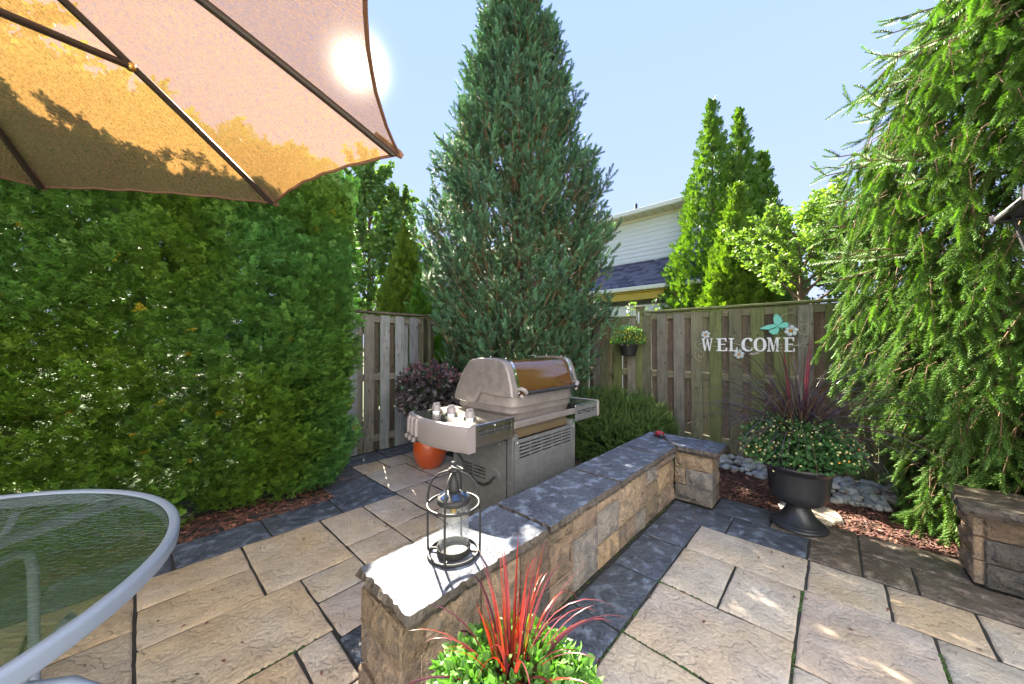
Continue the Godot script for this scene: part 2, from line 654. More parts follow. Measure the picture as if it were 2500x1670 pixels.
	leafy("flower", Color(1, 1, 1), Color(0.4, 0.4, 0.3))
	mat("bark", Color(0.13, 0.09, 0.06), 0.9)
	var tw := mat("twig_bark", Color(0.2, 0.13, 0.075), 0.85)
	tw.vertex_color_use_as_albedo = true
	var mu := mat("mulch_chip", Color(0.13, 0.06, 0.042), 0.85)
	mu.vertex_color_use_as_albedo = true
	var so := mat("soil", Color(0.075, 0.048, 0.035), 0.95)
	so.albedo_texture = T.soil
	so.uv1_triplanar = true
	so.uv1_world_triplanar = true
	so.uv1_scale = Vector3(1.5, 1.5, 1.5)
	bump(so, T.soil, 2.0)
	var la := mat("lawn", Color(0.07, 0.12, 0.035), 0.95)
	la.albedo_texture = T.soil
	la.uv1_triplanar = true
	la.uv1_world_triplanar = true
	var pb := mat("pebble", Color(0.42, 0.42, 0.40), 0.6)
	pb.vertex_color_use_as_albedo = true
	bump(pb, T.pit, 0.1)
	pb.uv1_triplanar = true

# ---------------------------------------------------------------- ground and paving
func make_ground() -> void:
	var b := MB.new()
	b.quad(Vector3(-150, -0.10, -150), Vector3(150, -0.10, -150), Vector3(150, -0.10, 150), Vector3(-150, -0.10, 150))
	var g := part("ground", b, M.lawn, self)
	g.set_meta("kind", "structure")
	# planting beds: soil with a skin of bark chips
	var bed := setting("mulch_bed")
	var s := MB.new()
	s.box(Vector3(-3.62, -0.07, -0.2), Vector3(0.86, 0.09, 3.1), 0.01)          # under the hedge
	s.box(Vector3(-2.75, -0.062, -3.75), Vector3(3.3, 0.09, 2.3), 0.01)          # behind the wall, under spruce and yew
	s.box(Vector3(0.75, -0.066, -4.2), Vector3(3.66, 0.09, 1.34), 0.01)
	part("soil", s, M.soil, bed)
	var chip := MB.new()
	chip.box(Vector3.ZERO, Vector3(0.045, 0.006, 0.012), 0.002, 0)
	var xs := []
	var cs := []
	for i in 9000:
		var q: Vector3
		var zone := i % 9
		if zone < 3:
			q = Vector3(R(-3.7, -3.27), 0, R(-1.7, 0.4))
		elif zone < 7:
			q = Vector3(R(-0.98, 0.9), 0, R(-4.4, -3.54))
		else:
			q = Vector3(R(-2.6, -1.05), 0, R(-4.8, -3.3))
		if q.x > -1.05 and q.z > -3.55:
			continue
		if q.x < -3.2 and q.z < -1.2 and q.x > -3.58:
			continue
		q.y = R(-0.024, -0.004)
		var bs := Basis.from_euler(Vector3(R(-0.5, 0.5), R(0, TAU), R(-0.4, 0.4))).scaled(Vector3(R(0.5, 1.4), R(0.6, 1.3), R(0.5, 1.5)))
		xs.append(Transform3D(bs, q))
		var t := R(0.35, 1.5)
		if R(0, 1) < 0.06:
			t = R(2.0, 3.6)
		cs.append(Color(t, t * R(0.85, 1.1), t * R(0.8, 1.15)))
	many("bark_chips", chip.mesh(), M.mulch_chip, xs, cs, bed)
	# river stones along the fence
	var gb := setting("gravel_bed")
	var gs := MB.new()
	gs.box(Vector3(-0.3, -0.06, -4.62), Vector3(1.6, 0.10, 0.62), 0.02)
	part("soil", gs, M.soil, gb)
	var meshes := []
	for k in 7:
		var nz := noise(300 + k, 0.9, 2)
		var m := MB.new()
		m.ball(Vector3.ZERO, Vector3(0.05, 0.027, 0.037), 10, 7, func(d): return 1.0 + 0.28 * nz.get_noise_3dv(d * 1.5))
		meshes.append(m)
	var shades := [Color(1.0, 1.0, 1.0), Color(1.25, 1.25, 1.28), Color(0.8, 0.78, 0.75), Color(1.1, 0.95, 0.8), Color(0.7, 0.72, 0.78), Color(1.3, 1.22, 1.1), Color(0.62, 0.5, 0.42)]
	var built := []
	for k in 7:
		for w in 7:
			meshes[k].c.fill(shades[w])
			built.append(meshes[k].mesh())
	for i in 290:
		var zz := -4.34 - pow(R(0, 1), 0.8) * 0.48
		var xx := R(-1.05, 0.42)
		if i > 235:
			xx = R(-0.05, 0.42)
			zz = R(-4.75, -4.1)
		var sc := R(0.55, 1.25)
		var o := part("stone", built[rng.randi() % built.size()], M.pebble, gb, Vector3(xx, R(-0.005, 0.035), zz))
		o.rotation = Vector3(R(-0.35, 0.35), R(0, TAU), R(-0.35, 0.35))
		o.scale = Vector3(sc, sc, sc)

# one slab: a softly uneven top, worn edges, straight sides
func slab(x0: float, x1: float, z0: float, z1: float, top: float, thick: float, gap: float, rough := 0.0022) -> MB:
	var b := MB.new()
	var sz := Vector2(x1 - x0 - gap, z1 - z0 - gap)
	var nx := clampi(int(sz.x / 0.07), 3, 8)
	var nz := clampi(int(sz.y / 0.07), 3, 8)
	var ns := noise(rng.randi() % 9999, 3.0, 2)
	b.off = Vector2(R(0, 9), R(0, 9))
	b.us = 1.0 / 1.3
	var tilt := Vector2(R(-0.004, 0.004), R(-0.004, 0.004))
	var swap := rng.randf() < 0.3
	var g := []
	var ed := []
	for i in nz + 3:
		var row := []
		var er := []
		for j in nx + 3:
			var fx := clampf(float(j - 1) / nx, 0.0, 1.0)
			var fz := clampf(float(i - 1) / nz, 0.0, 1.0)
			var inset := 0.009
			var px := lerpf(-sz.x * 0.5 + inset, sz.x * 0.5 - inset, fx)
			var pz := lerpf(-sz.y * 0.5 + inset, sz.y * 0.5 - inset, fz)
			var y := top + ns.get_noise_2d(px * 2.0, pz * 2.0) * rough * 2.0 + tilt.x * px + tilt.y * pz
			var jx := ns.get_noise_2d(pz * 9.0 + 50.0, fx * 3.0) * 0.004
			var jz := ns.get_noise_2d(px * 9.0 + 90.0, fz * 3.0) * 0.004
			var out := j == 0 or j == nx + 2 or i == 0 or i == nz + 2
			if j == 0: px = -sz.x * 0.5 + jx
			if j == nx + 2: px = sz.x * 0.5 + jx
			if i == 0: pz = -sz.y * 0.5 + jz
			if i == nz + 2: pz = sz.y * 0.5 + jz
			if out:
				y -= 0.006 + absf(ns.get_noise_2d(px * 14.0, pz * 14.0)) * 0.006
			row.append(Vector3(px, y, pz))
			if out:
				er.append(Vector3(px, y, pz))
		g.append(row)
	var uvf := func(i, j):
		var q: Vector3 = g[i][j]
		return Vector2(q.z, q.x) if swap else Vector2(q.x, q.z)
	b.grid(g, false, uvf)
	# sides
	var rim := []
	for j in nx + 3: rim.append(g[0][j])
	for i in range(1, nz + 3): rim.append(g[i][nx + 2])
	for j in range(nx + 1, -1, -1): rim.append(g[nz + 2][j])
	for i in range(nz + 1, 0, -1): rim.append(g[i][0])
	for k in rim.size():
		var a: Vector3 = rim[k]
		var d: Vector3 = rim[(k + 1) % rim.size()]
		b.quad(a, Vector3(a.x, top - thick, a.z), Vector3(d.x, top - thick, d.z), d)
	return b

func make_patio() -> void:
	var p := setting("patio")
	var s := MB.new()
	s.box(Vector3(-1.1, -0.055, -1.0), Vector3(6.44, 0.09, 5.06), 0.004)
	part("joint_sand", s, M.joint_sand, p)
	var far := MB.new()
	far.box(Vector3(-3.3, -0.051, -2.3), Vector3(2.06, 0.09, 1.7), 0.004)
	part("joint_sand", far, M.joint_sand, p)
	# [x0, x1, z0, z1, kind]  t tan, s sand, k pink, d slate, w warm slate
	var P := [
		# dark border along the hedge
		[-3.27, -2.93, -0.66, -0.16, "d"], [-3.27, -2.93, -1.15, -0.66, "d"], [-3.27, -2.93, -0.16, 0.34, "d"], [-3.27, -2.93, 0.34, 0.84, "d"], [-3.27, -2.93, 0.84, 1.4, "d"],
		[-3.27, -2.92, -1.62, -1.15, "d"], [-3.60, -3.27, -1.62, -1.20, "d"], [-3.93, -3.60, -1.62, -1.24, "d"],
		# far dark border by the fence
		[-4.28, -3.94, -2.07, -1.55, "d"], [-4.28, -3.94, -2.57, -2.07, "d"], [-4.28, -3.94, -3.05, -2.57, "d"], [-4.28, -3.94, -1.55, -1.2, "d"],
		# tan field left of the wall
		[-2.93, -2.61, -0.485, 0.0, "t"], [-2.61, -2.27, -0.485, 0.0, "t"], [-2.93, -2.27, -0.968, -0.485, "t"],
		[-2.92, -2.42, -1.30, -0.968, "k"], [-2.92, -2.42, -1.62, -1.30, "k"], [-2.42, -2.0, -1.30, -0.968, "k"], [-2.42, -2.16, -1.62, -1.30, "k"], [-2.16, -1.7, -1.62, -1.30, "k"],
		[-2.27, -1.76, -0.65, 0.0, "t"], [-2.27, -2.0, -0.968, -0.65, "k"], [-2.0, -1.69, -0.968, -0.65, "k"], [-2.0, -1.69, -1.30, -0.968, "k"],
		[-1.76, -1.43, -0.485, 0.0, "t"], [-1.76, -1.43, -0.64, -0.485, "k"], [-1.43, -0.98, -0.64, -0.33, "k"], [-1.43, -0.98, -0.33, 0.0, "t"],
		[-1.69, -1.36, -0.968, -0.64, "d"], [-1.69, -1.36, -1.30, -0.968, "d"], [-1.69, -1.36, -1.62, -1.30, "d"], [-1.36, -0.98, -0.968, -0.64, "d"],
		# left of the long joint
		[-2.93, -2.45, 0.0, 0.34, "t"], [-2.45, -1.95, 0.0, 0.34, "t"], [-1.95, -1.43, 0.0, 0.5, "t"], [-2.93, -2.45, 0.34, 0.85, "t"], [-2.45, -1.95, 0.34, 0.85, "s"], [-1.43, -0.98, 0.0, 0.5, "s"],
		[-1.95, -0.98, 0.5, 0.95, "t"], [-2.93, -1.95, 0.85, 1.4, "s"],
		# towards the spruce
		[-3.94, -3.61, -1.92, -1.62, "t"], [-3.94, -3.61, -2.25, -1.92, "s"], [-3.94, -3.61, -2.75, -2.25, "k"], [-3.61, -2.99, -2.10, -1.62, "s"], [-2.99, -2.41, -1.95, -1.62, "k"], [-2.41, -1.9, -2.1, -1.62, "k"],
		[-3.61, -3.3, -2.6, -2.10, "k"], [-3.3, -2.99, -2.6, -2.10, "s"], [-2.99, -2.41, -2.3, -1.95, "k"], [-2.99, -2.41, -2.62, -2.3, "s"], [-1.9, -1.37, -2.1, -1.62, "s"], [-2.41, -1.9, -2.6, -2.1, "k"], [-1.9, -1.37, -2.6, -2.1, "k"],
		# right of the wall: slate border, then tan field
		[-1.03, -0.75, -2.885, -2.49, "d"], [-1.03, -0.75, -2.49, -2.035, "d"], [-1.03, -0.75, -2.035, -1.565, "d"], [-1.03, -0.75, -1.565, -1.1, "d"], [-1.03, -0.75, -1.1, -0.64, "d"], [-0.98, -0.75, -0.64, -0.1, "d"],
		[-1.03, -0.59, -3.21, -2.885, "d"], [-0.59, -0.14, -3.21, -2.895, "d"], [-0.14, 0.11, -3.21, -2.895, "w"], [0.11, 0.33, -3.21, -2.895, "w"], [0.33, 0.92, -3.21, -2.895, "w"], [0.92, 1.5, -3.21, -2.895, "w"],
		[-0.75, -0.37, -3.54, -3.215, "d"], [-0.37, 0.11, -3.54, -3.215, "w"], [0.11, 0.57, -3.54, -3.215, "w"],
		[-0.75, -0.13, -2.89, -2.505, "s"], [-0.75, -0.455, -2.505, -2.045, "s"], [-0.455, -0.14, -2.505, -2.045, "s"], [-0.75, -0.14, -2.045, -1.57, "k"], [-0.75, -0.3, -1.57, -1.1, "s"], [-0.3, 0.14, -1.57, -1.1, "k"],
		[-0.13, 0.20, -2.89, -2.525, "s"], [0.20, 0.51, -2.89, -2.525, "t"], [0.51, 0.9, -2.89, -2.525, "s"], [0.9, 1.5, -2.89, -2.525, "t"], [-0.14, 0.33, -2.525, -1.90, "k"], [0.33, 0.8, -2.525, -1.90, "s"], [0.8, 1.5, -2.525, -1.90, "k"],
		[-0.14, 0.33, -1.90, -1.57, "s"], [0.33, 0.9, -1.90, -1.3, "k"], [0.14, 0.33, -1.57, -1.1, "s"], [-0.75, 0.0, -1.1, -0.5, "s"], [0.0, 0.7, -1.1, -0.5, "k"], [0.7, 1.5, -1.3, -0.5, "s"], [-0.75, 0.2, -0.5, 0.2, "k"], [0.2, 1.4, -0.5, 0.2, "s"],
		[-0.98, 0.2, 0.2, 1.0, "s"], [0.2, 1.4, 0.2, 1.0, "k"],
	]
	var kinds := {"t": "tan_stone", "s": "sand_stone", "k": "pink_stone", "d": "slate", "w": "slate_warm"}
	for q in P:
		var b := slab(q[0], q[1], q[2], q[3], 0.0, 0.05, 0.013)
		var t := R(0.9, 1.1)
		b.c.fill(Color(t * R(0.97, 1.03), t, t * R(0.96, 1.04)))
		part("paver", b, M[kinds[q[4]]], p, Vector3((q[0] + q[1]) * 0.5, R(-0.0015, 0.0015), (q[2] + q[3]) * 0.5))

# a wall block with a split, bulging face; sizes in x, y, z
func block(s: Vector3, face: int, sgn: float) -> MB:
	var b := MB.new()
	var ns := noise(rng.randi() % 9999, 5.0, 3)
	b.off = Vector2(R(0, 9), R(0, 9))
	b.us = 2.2
	b.box(Vector3.ZERO, s * Vector3(0.97, 0.965, 0.97), 0.006)
	# the split face: a grid that bulges
	var i := 1
	var j := 2 if face == 0 else 0
	var g := []
	var nu := clampi(int(s[j] / 0.03), 3, 12)
	var nv := clampi(int(s[1] / 0.03), 3, 9)
	for a in nv + 1:
		var row := []
		for d in nu + 1:
			var fu := float(d) / nu - 0.5
			var fv := float(a) / nv - 0.5
			var edge := 1.0 - pow(maxf(absf(fu), absf(fv)) * 2.0, 6.0)
			var q := Vector3.ZERO
			q[j] = fu * (s[j] - 0.006)
			q[i] = fv * (s[1] - 0.006)
			q[face] = sgn * (s[face] * 0.485 - 0.012 + edge * (0.026 + ns.get_noise_2d(q[j] * 3.0, q[1] * 3.0) * 0.028))
			row.append(q)
		g.append(row)
	var flip := (sgn > 0) if face == 0 else (sgn < 0)
	b.grid(g, flip, func(a, d): return Vector2(g[a][d][j], g[a][d][1]))
	var k := R(0.6, 1.3)
	b.c.fill(Color(k, k * R(0.96, 1.02), k * R(0.9, 1.06)))
	return b

# cap slab with a chipped rock edge; the outline runs clockwise seen from above
func cap_slab(out: Array, top: float, thick: float) -> Array:
	var ctr := Vector2.ZERO
	for q: Vector2 in out: ctr += q / out.size()
	var ns := noise(rng.randi() % 9999, 6.0, 3)
	var ringp := []
	for k in out.size():
		var a: Vector2 = out[k]
		var d: Vector2 = out[(k + 1) % out.size()]
		var steps := maxi(2, int(a.distance_to(d) / 0.018))
		for w in steps:
			ringp.append(a.lerp(d, float(w) / steps))
	var topm := MB.new()
	topm.off = Vector2(R(0, 9), R(0, 9))
	topm.us = 1.0 / 1.3
	var side := MB.new()
	var inner := []
	var o1 := []
	var o2 := []
	for q: Vector2 in ringp:
		var dirv := (ctr - q).normalized()
		var c1 := ns.get_noise_2d(q.x * 5.0, q.y * 5.0)
		var c2 := ns.get_noise_2d(q.x * 9.0 + 40.0, q.y * 9.0)
		var e := q + dirv * (0.008 + 0.014 * c1)
		inner.append(Vector3(e.x, top, e.y))
		var f := q + dirv * (-0.002 + 0.016 * c2)
		o1.append(Vector3(f.x, top - thick * (0.45 + 0.2 * c1), f.y))
		var h := q + dirv * (0.026 + 0.02 * c2)
		o2.append(Vector3(h.x, top - thick, h.y))
	var poly := PackedVector2Array()
	for q: Vector3 in inner: poly.append(Vector2(q.x, q.z))
	var idx := Geometry2D.triangulate_polygon(poly)
	var base := topm.v.size()
	for q: Vector3 in inner: topm.p(q, Vector3.UP, Vector2(q.z, q.x))
	for k in idx.size() / 3:
		var a := idx[k * 3]
		var b := idx[k * 3 + 1]
		var d := idx[k * 3 + 2]
		if (poly[b] - poly[a]).cross(poly[d] - poly[a]) < 0:
			var w := b
			b = d; d = w
		topm.ix.append_array(PackedInt32Array([base + a, base + b, base + d]))
	for k in inner.size():
		var w := (k + 1) % inner.size()
		side.quad(inner[k], inner[w], o1[w], o1[k])
		side.quad(o1[k], o1[w], o2[w], o2[k])
		side.tri(o2[k], o2[w], Vector3(ctr.x, top - thick, ctr.y))
	return [topm, side]

func add_cap(out: Array, top: float, thick: float, w: Node3D, m: Material) -> void:
	var parts := cap_slab(out, top, thick)
	var t := R(0.92, 1.08)
	parts[0].c.fill(Color(t, t, t))
	var o := part("cap_slab", parts[1], M.chipped_stone, w)
	part("cap_face", parts[0], m, o)

func make_walls() -> void:
	var w := thing("stone_wall", "low tan block wall with slate cap slabs, bending into a short end beside the urn", "wall")
	var mats := [M.block_tan, M.block_gold, M.block_grey, M.block_brown, M.block_tan, M.block_grey, M.block_dark]
	# long face at x = -1.04; columns along z
	var z := -0.66
	var fx := -1.04
	while z > -3.2:
		var wd := R(0.17, 0.30)
		if z - wd < -3.12:
			wd = z + 3.2
		var stack := []
		var kind := rng.randi() % 4
		if kind == 0: stack = [[0.145, 1], [0.285, 1]]
		elif kind == 1: stack = [[0.285, 1], [0.145, 1]]
		elif kind == 2: stack = [[0.145, 1], [0.145, 1], [0.14, 1]]
		else: stack = [[0.145, 1], [0.20, 1], [0.085, 1]]
		var y := 0.0
		for q in stack:
			var b := block(Vector3(0.14, q[0], wd), 0, 1.0)
			part("block", b, mats[rng.randi() % mats.size()], w, Vector3(fx - 0.07, y + q[0] * 0.5, z - wd * 0.5))
			y += q[0]
		z -= wd
	# rear face at x = -1.33
	z = -0.66
	while z > -3.4:
		var wd := minf(0.42, z + 3.5)
		if wd < 0.05:
			break
		for k in 3:
			part("block", block(Vector3(0.13, 0.143, wd), 0, -1.0), mats[rng.randi() % mats.size()], w, Vector3(-1.265, 0.072 + k * 0.143, z - wd * 0.5))
		z -= wd
	# near end
	for k in 3:
		var b := block(Vector3(0.305, 0.143, 0.14), 2, 1.0)
		part("block", b, [M.block_brown, M.block_brown, M.block_tan][k], w, Vector3(-1.187 + [0.004, -0.006, 0.0][k], 0.072 + k * 0.143, -0.655 + [0.012, -0.004, 0.0][k]))
	# short return at the far end
	var courses := [[[0.0, 0.30, "block_grey"]], [[0.0, 0.09, "block_tan"], [0.09, 0.30, "block_grey"]], [[0.0, 0.30, "block_tan"]]]
	for k in 3:
		for q in courses[k]:
			var wd: float = q[1] - q[0]
			part("block", block(Vector3(wd, 0.143, 0.15), 2, 1.0), M[q[2]], w, Vector3(-1.045 + q[0] + wd * 0.5, 0.072 + k * 0.143, -3.295))
		part("block", block(Vector3(0.16, 0.143, 0.11), 0, 1.0), M[["block_brown", "block_tan", "block_grey"][k]], w, Vector3(-0.83, 0.072 + k * 0.143, -3.425))
	var caps := [[-0.59, -1.341], [-1.349, -2.096], [-2.104, -2.841]]
	for q in caps:
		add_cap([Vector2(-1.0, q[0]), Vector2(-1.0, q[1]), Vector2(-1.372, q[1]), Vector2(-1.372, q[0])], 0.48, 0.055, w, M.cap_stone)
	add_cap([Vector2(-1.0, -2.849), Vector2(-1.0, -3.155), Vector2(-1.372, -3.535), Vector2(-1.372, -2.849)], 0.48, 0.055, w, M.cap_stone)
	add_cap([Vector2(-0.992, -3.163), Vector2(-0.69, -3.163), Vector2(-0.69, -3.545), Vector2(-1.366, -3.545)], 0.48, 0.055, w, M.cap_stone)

	# the wall on the far side of the patio
	var v := thing("stone_wall", "low dark block wall with slab cap, in front of the weeping spruce", "wall")
	for k in 3:
		var h := 0.135
		var xx := 0.60
		while xx < 2.2:
			var wd := R(0.34, 0.5)
			part("block", block(Vector3(wd, h, 0.15), 2, 1.0), [M.block_dark, M.block_dark, M.block_brown][k], v, Vector3(xx + wd * 0.5, 0.067 + k * h, -3.29))
			part("block", block(Vector3(wd, h, 0.15), 2, -1.0), M.block_brown, v, Vector3(xx + wd * 0.5, 0.067 + k * h, -3.45))
			xx += wd
		part("block", block(Vector3(0.09, h, 0.27), 0, -1.0), M.block_tan, v, Vector3(0.61, 0.067 + k * h, -3.37))
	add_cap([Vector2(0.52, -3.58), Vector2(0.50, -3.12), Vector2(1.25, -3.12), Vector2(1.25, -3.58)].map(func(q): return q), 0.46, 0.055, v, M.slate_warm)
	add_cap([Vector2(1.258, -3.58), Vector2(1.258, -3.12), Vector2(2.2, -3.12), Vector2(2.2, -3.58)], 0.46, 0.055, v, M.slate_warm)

# ---------------------------------------------------------------- fences
func board_mesh(w: float, h: float, t: float, ears := 0.0) -> MB:
	var b := MB.new()
	b.off = Vector2(R(0, 9), R(0, 9))
	var k := R(0.72, 1.15)
	b.tint = Color(k, k, k * R(0.94, 1.05))
	b.box(Vector3.ZERO, Vector3(w, h, t), 0.003, 1)
	return b

func make_fences() -> void:
	# rear fence at z = -4.88, boards on both sides of the rails
	var f := thing("wooden_fence", "weathered green-grey board fence carrying the welcome sign", "fence")
	var vari := []
	for k in 12:
		vari.append(board_mesh(0.13, 1.78, 0.019).mesh())
	var fronts := ["wood_green", "wood_olive", "wood_grey", "wood_grey", "wood_olive", "wood_grey"]
	var backs := ["wood_brown", "wood_rust", "wood_brown", "wood_olive"]
	var x := -2.725
	var k := 0
	while x > -4.4:
		var o := part("board", vari[rng.randi() % 12], M[["wood_grey", "wood_olive", "wood_grey"][k % 3]], f, Vector3(x, 0.855, -4.88))
		o.rotation.z = R(-0.006, 0.006)
		part("board", vari[rng.randi() % 12], M[backs[rng.randi() % 4]], f, Vector3(x + 0.107, 0.85, -4.96))
		x -= 0.215
		k += 1
	x = -2.59
	while x < 4.0:
		if absf(x + 2.05) > 0.08:
			var o := part("board", vari[rng.randi() % 12], M[fronts[rng.randi() % 6]], f, Vector3(x, 0.855 + (0.03 if x > -2.05 else 0.0) + R(-0.012, 0.012), -4.88 + R(-0.003, 0.003)))
			o.rotation.z = R(-0.006, 0.006)
			var d := part("board", vari[rng.randi() % 12], M[backs[rng.randi() % 4]], f, Vector3(x + 0.107, 0.85, -4.962 + R(-0.003, 0.003)))
			d.rotation.z = R(-0.006, 0.006)
		x += 0.2145
	for px in [-2.05, 0.35, 2.75]:
		var b := MB.new()
		b.box(Vector3.ZERO, Vector3(0.095, 1.90, 0.095), 0.005)
		part("post", b, M.wood_green, f, Vector3(px, 0.93, -4.905))
		var c := MB.new()
		c.box(Vector3.ZERO, Vector3(0.125, 0.02, 0.125), 0.004, 0)
		part("post_cap", c, M.wood_brown, f, Vector3(px, 1.89, -4.905))
	for q in [[-1.995, 4.0, 1.81, 0.0], [-4.4, -2.105, 1.755, 0.0]]:
		var ln: float = q[1] - q[0]
		var mid: float = (q[0] + q[1]) * 0.5
		for y in [q[2] - 0.065, 0.955, 0.16]:
			var b := MB.new()
			b.off = Vector2(R(0, 9), R(0, 9))
			b.box(Vector3.ZERO, Vector3(ln, 0.088, 0.040), 0.004, 0)
			part("rail", b, M.wood_olive, f, Vector3(mid, y, -4.9205))
		var t := MB.new()
		t.off = Vector2(R(0, 9), R(0, 9))
		t.box(Vector3.ZERO, Vector3(ln, 0.028, 0.135), 0.004, 0)
		part("top_rail", t, M.wood_green, f, Vector3(mid, q[2] + 0.005, -4.915))
	# side fence at x = -4.38
	var g := thing("wooden_fence", "silvery grey board fence beside the clipped hedge", "fence")
	var z := -0.95
	k = 0
	while z > -4.75:
		if absf(z + 3.12) > 0.06:
			var o := part("board", vari[rng.randi() % 12], M[["wood_silver", "wood_grey", "wood_silver", "wood_silver"][k % 4] if z > -2.75 else ["wood_grey", "wood_olive"][k % 2]], g, Vector3(-4.38, 0.85, z))
			o.rotation.y = PI / 2
			var d := part("board", vari[rng.randi() % 12], M[["wood_grey", "wood_brown", "wood_rust", "wood_silver"][k % 4]], g, Vector3(-4.462, 0.84, z - 0.107))
			d.rotation.y = PI / 2
		z -= 0.2145
		k += 1
	for pz in [-0.8, -2.86, -4.7]:
		var b := MB.new()
		b.box(Vector3.ZERO, Vector3(0.095, 1.78, 0.095), 0.005)
		part("post", b, M.wood_olive, g, Vector3(-4.418, 0.87, pz))
	for q in [[-0.85, -2.81], [-2.91, -4.65]]:
		var ln: float = q[0] - q[1]
		for y in [1.69, 0.93, 0.14]:
			var b := MB.new()
			b.off = Vector2(R(0, 9), R(0, 9))
			b.box(Vector3.ZERO, Vector3(0.040, 0.088, ln), 0.004, 2)
			part("rail", b, M.wood_grey, g, Vector3(-4.4205, y, (q[0] + q[1]) * 0.5))
		var t := MB.new()
		t.off = Vector2(R(0, 9), R(0, 9))
		t.box(Vector3.ZERO, Vector3(0.135, 0.028, ln + 0.1), 0.004, 2)
		part("top_rail", t, M.wood_brown, g, Vector3(-4.415, 1.775, (q[0] + q[1]) * 0.5))

func make_house() -> void:
	var h := thing("house", "pale sided two-storey house with purple-grey shingled porch roof behind the fence", "house", Vector3(0, 0, -11))
	var wall := MB.new()
	wall.box(Vector3(-8.6, 2.5, -3.0), Vector3(12.0, 5.1, 5.9), 0.01)
	var wl := part("wall", wall, M.siding, h)
	# siding boards on the upper wall, each leaning out at its foot
	var x0 := -11.5
	var x1 := -2.6
	var row := 0.142
	for k in 10:
		var y := 3.92 + k * row
		var b := MB.new()
		b.quad(Vector3(x0, y + row, 0.0), Vector3(x1, y + row, 0.0), Vector3(x1, y, 0.022), Vector3(x0, y, 0.022))
		b.quad(Vector3(x0, y, 0.022), Vector3(x1, y, 0.022), Vector3(x1, y, -0.045), Vector3(x0, y, -0.045))
		part("siding_board", b, M.siding, wl)
	var tr := MB.new()
	tr.box(Vector3(-8.3, 5.38, 0.02), Vector3(11.5, 0.10, 0.08), 0.01, 0)
	part("frieze_board", tr, M.trim_cream, h)
	# roof overhang: soffit, fascia and gutter
	var sf := MB.new()
	sf.box(Vector3(-8.3, 5.44, 0.22), Vector3(11.9, 0.03, 0.50), 0.005, 0)
	part("soffit", sf, M.trim_cream, h)
	for k in 40:
		var gr := MB.new()
		gr.box(Vector3(-13.9 + k * 0.29, 5.422, 0.22), Vector3(0.02, 0.012, 0.46), 0.002, 0)
		part("soffit_rib", gr, M.soffit_yellow, h)
	var fa := MB.new()
	fa.box(Vector3(-8.3, 5.50, 0.50), Vector3(11.9, 0.13, 0.06), 0.01, 0)
	part("gutter", fa, M.gutter, h)
	var up := MB.new()
	up.quad(Vector3(-14.3, 5.57, 0.5), Vector3(-14.3, 6.54, -3.0), Vector3(-2.3, 6.54, -3.0), Vector3(-2.3, 5.57, 0.5))
	up.quad(Vector3(-2.3, 5.57, -6.4), Vector3(-2.3, 6.54, -3.0), Vector3(-14.3, 6.54, -3.0), Vector3(-14.3, 5.57, -6.4))
	var upo := part("roof", up, M.shingle, h)
	var pipe := MB.new()
	pipe.box(Vector3(-4.95, 5.9, -0.55), Vector3(0.08, 0.55, 0.08), 0.02)
	part("vent_pipe", pipe, M.black_metal, upo)
	# porch roof: shingles laid in overlapping rows
	var top := Vector2(4.0, 0.03)       # height, z
	var low := Vector2(2.98, 1.55)
	var pr := MB.new()
	pr.quad(Vector3(-11.0, top.x - 0.03, top.y), Vector3(-2.2, top.x - 0.03, top.y), Vector3(-2.2, low.x - 0.03, low.y), Vector3(-11.0, low.x - 0.03, low.y))
	var po := part("porch_roof", pr, M.shingle_dark, h)
	var rows := 13
	var sh := MB.new()
	sh.box(Vector3.ZERO, Vector3(0.30, 0.014, 0.24), 0.003, 0)
	var shm := sh.mesh()
	var sw := MB.new()
	sw.box(Vector3.ZERO, Vector3(0.20, 0.014, 0.24), 0.003, 0)
	var swm := sw.mesh()
	var slope := atan2(top.x - low.x, low.y - top.y)
	for r in rows:
		var t := (r + 0.5) / rows
		var x := -6.1 + (r % 3) * 0.11
		while x < -2.3:
			var wide := R(0, 1) < 0.6
			var o := part("shingle", shm if wide else swm, M[["shingle", "shingle_light", "shingle_dark", "shingle_light"][rng.randi() % 4]], po, Vector3(x, lerpf(low.x, top.x, t) + 0.006 + R(0, 0.008), lerpf(low.y, top.y, t)))
			o.rotation.x = slope - 0.03
			x += (0.30 if wide else 0.20) + 0.006
	var fg := MB.new()
	fg.box(Vector3(-6.6, low.x - 0.06, low.y + 0.05), Vector3(8.8, 0.11, 0.10), 0.015, 0)
	part("porch_gutter", fg, M.gutter, h)
	var fs := MB.new()
	fs.box(Vector3(-6.6, low.x - 0.14, low.y * 0.5), Vector3(8.6, 0.03, low.y - 0.02), 0.005, 0)
	part("porch_soffit", fs, M.soffit_yellow, h)
	var bm := MB.new()
	bm.box(Vector3(-6.6, low.x - 0.26, low.y - 0.12), Vector3(8.4, 0.2, 0.1), 0.01, 0)
	part("porch_beam", bm, M.soffit_yellow, h)
	# lower siding and window under the porch
	var lw := MB.new()
	lw.box(Vector3(-6.6, 1.2, 1.2), Vector3(8.2, 2.6, 0.1), 0.01)
	var lo := part("porch_wall", lw, M.siding, h)
	for k in 8:
		var y := 1.35 + k * row
		var b := MB.new()
		b.quad(Vector3(-10.6, y + row, 1.253), Vector3(-2.55, y + row, 1.253), Vector3(-2.55, y, 1.275), Vector3(-10.6, y, 1.275))
		b.quad(Vector3(-10.6, y, 1.275), Vector3(-2.55, y, 1.275), Vector3(-2.55, y, 1.21), Vector3(-10.6, y, 1.21))
		part("siding_board", b, M.siding, lo)
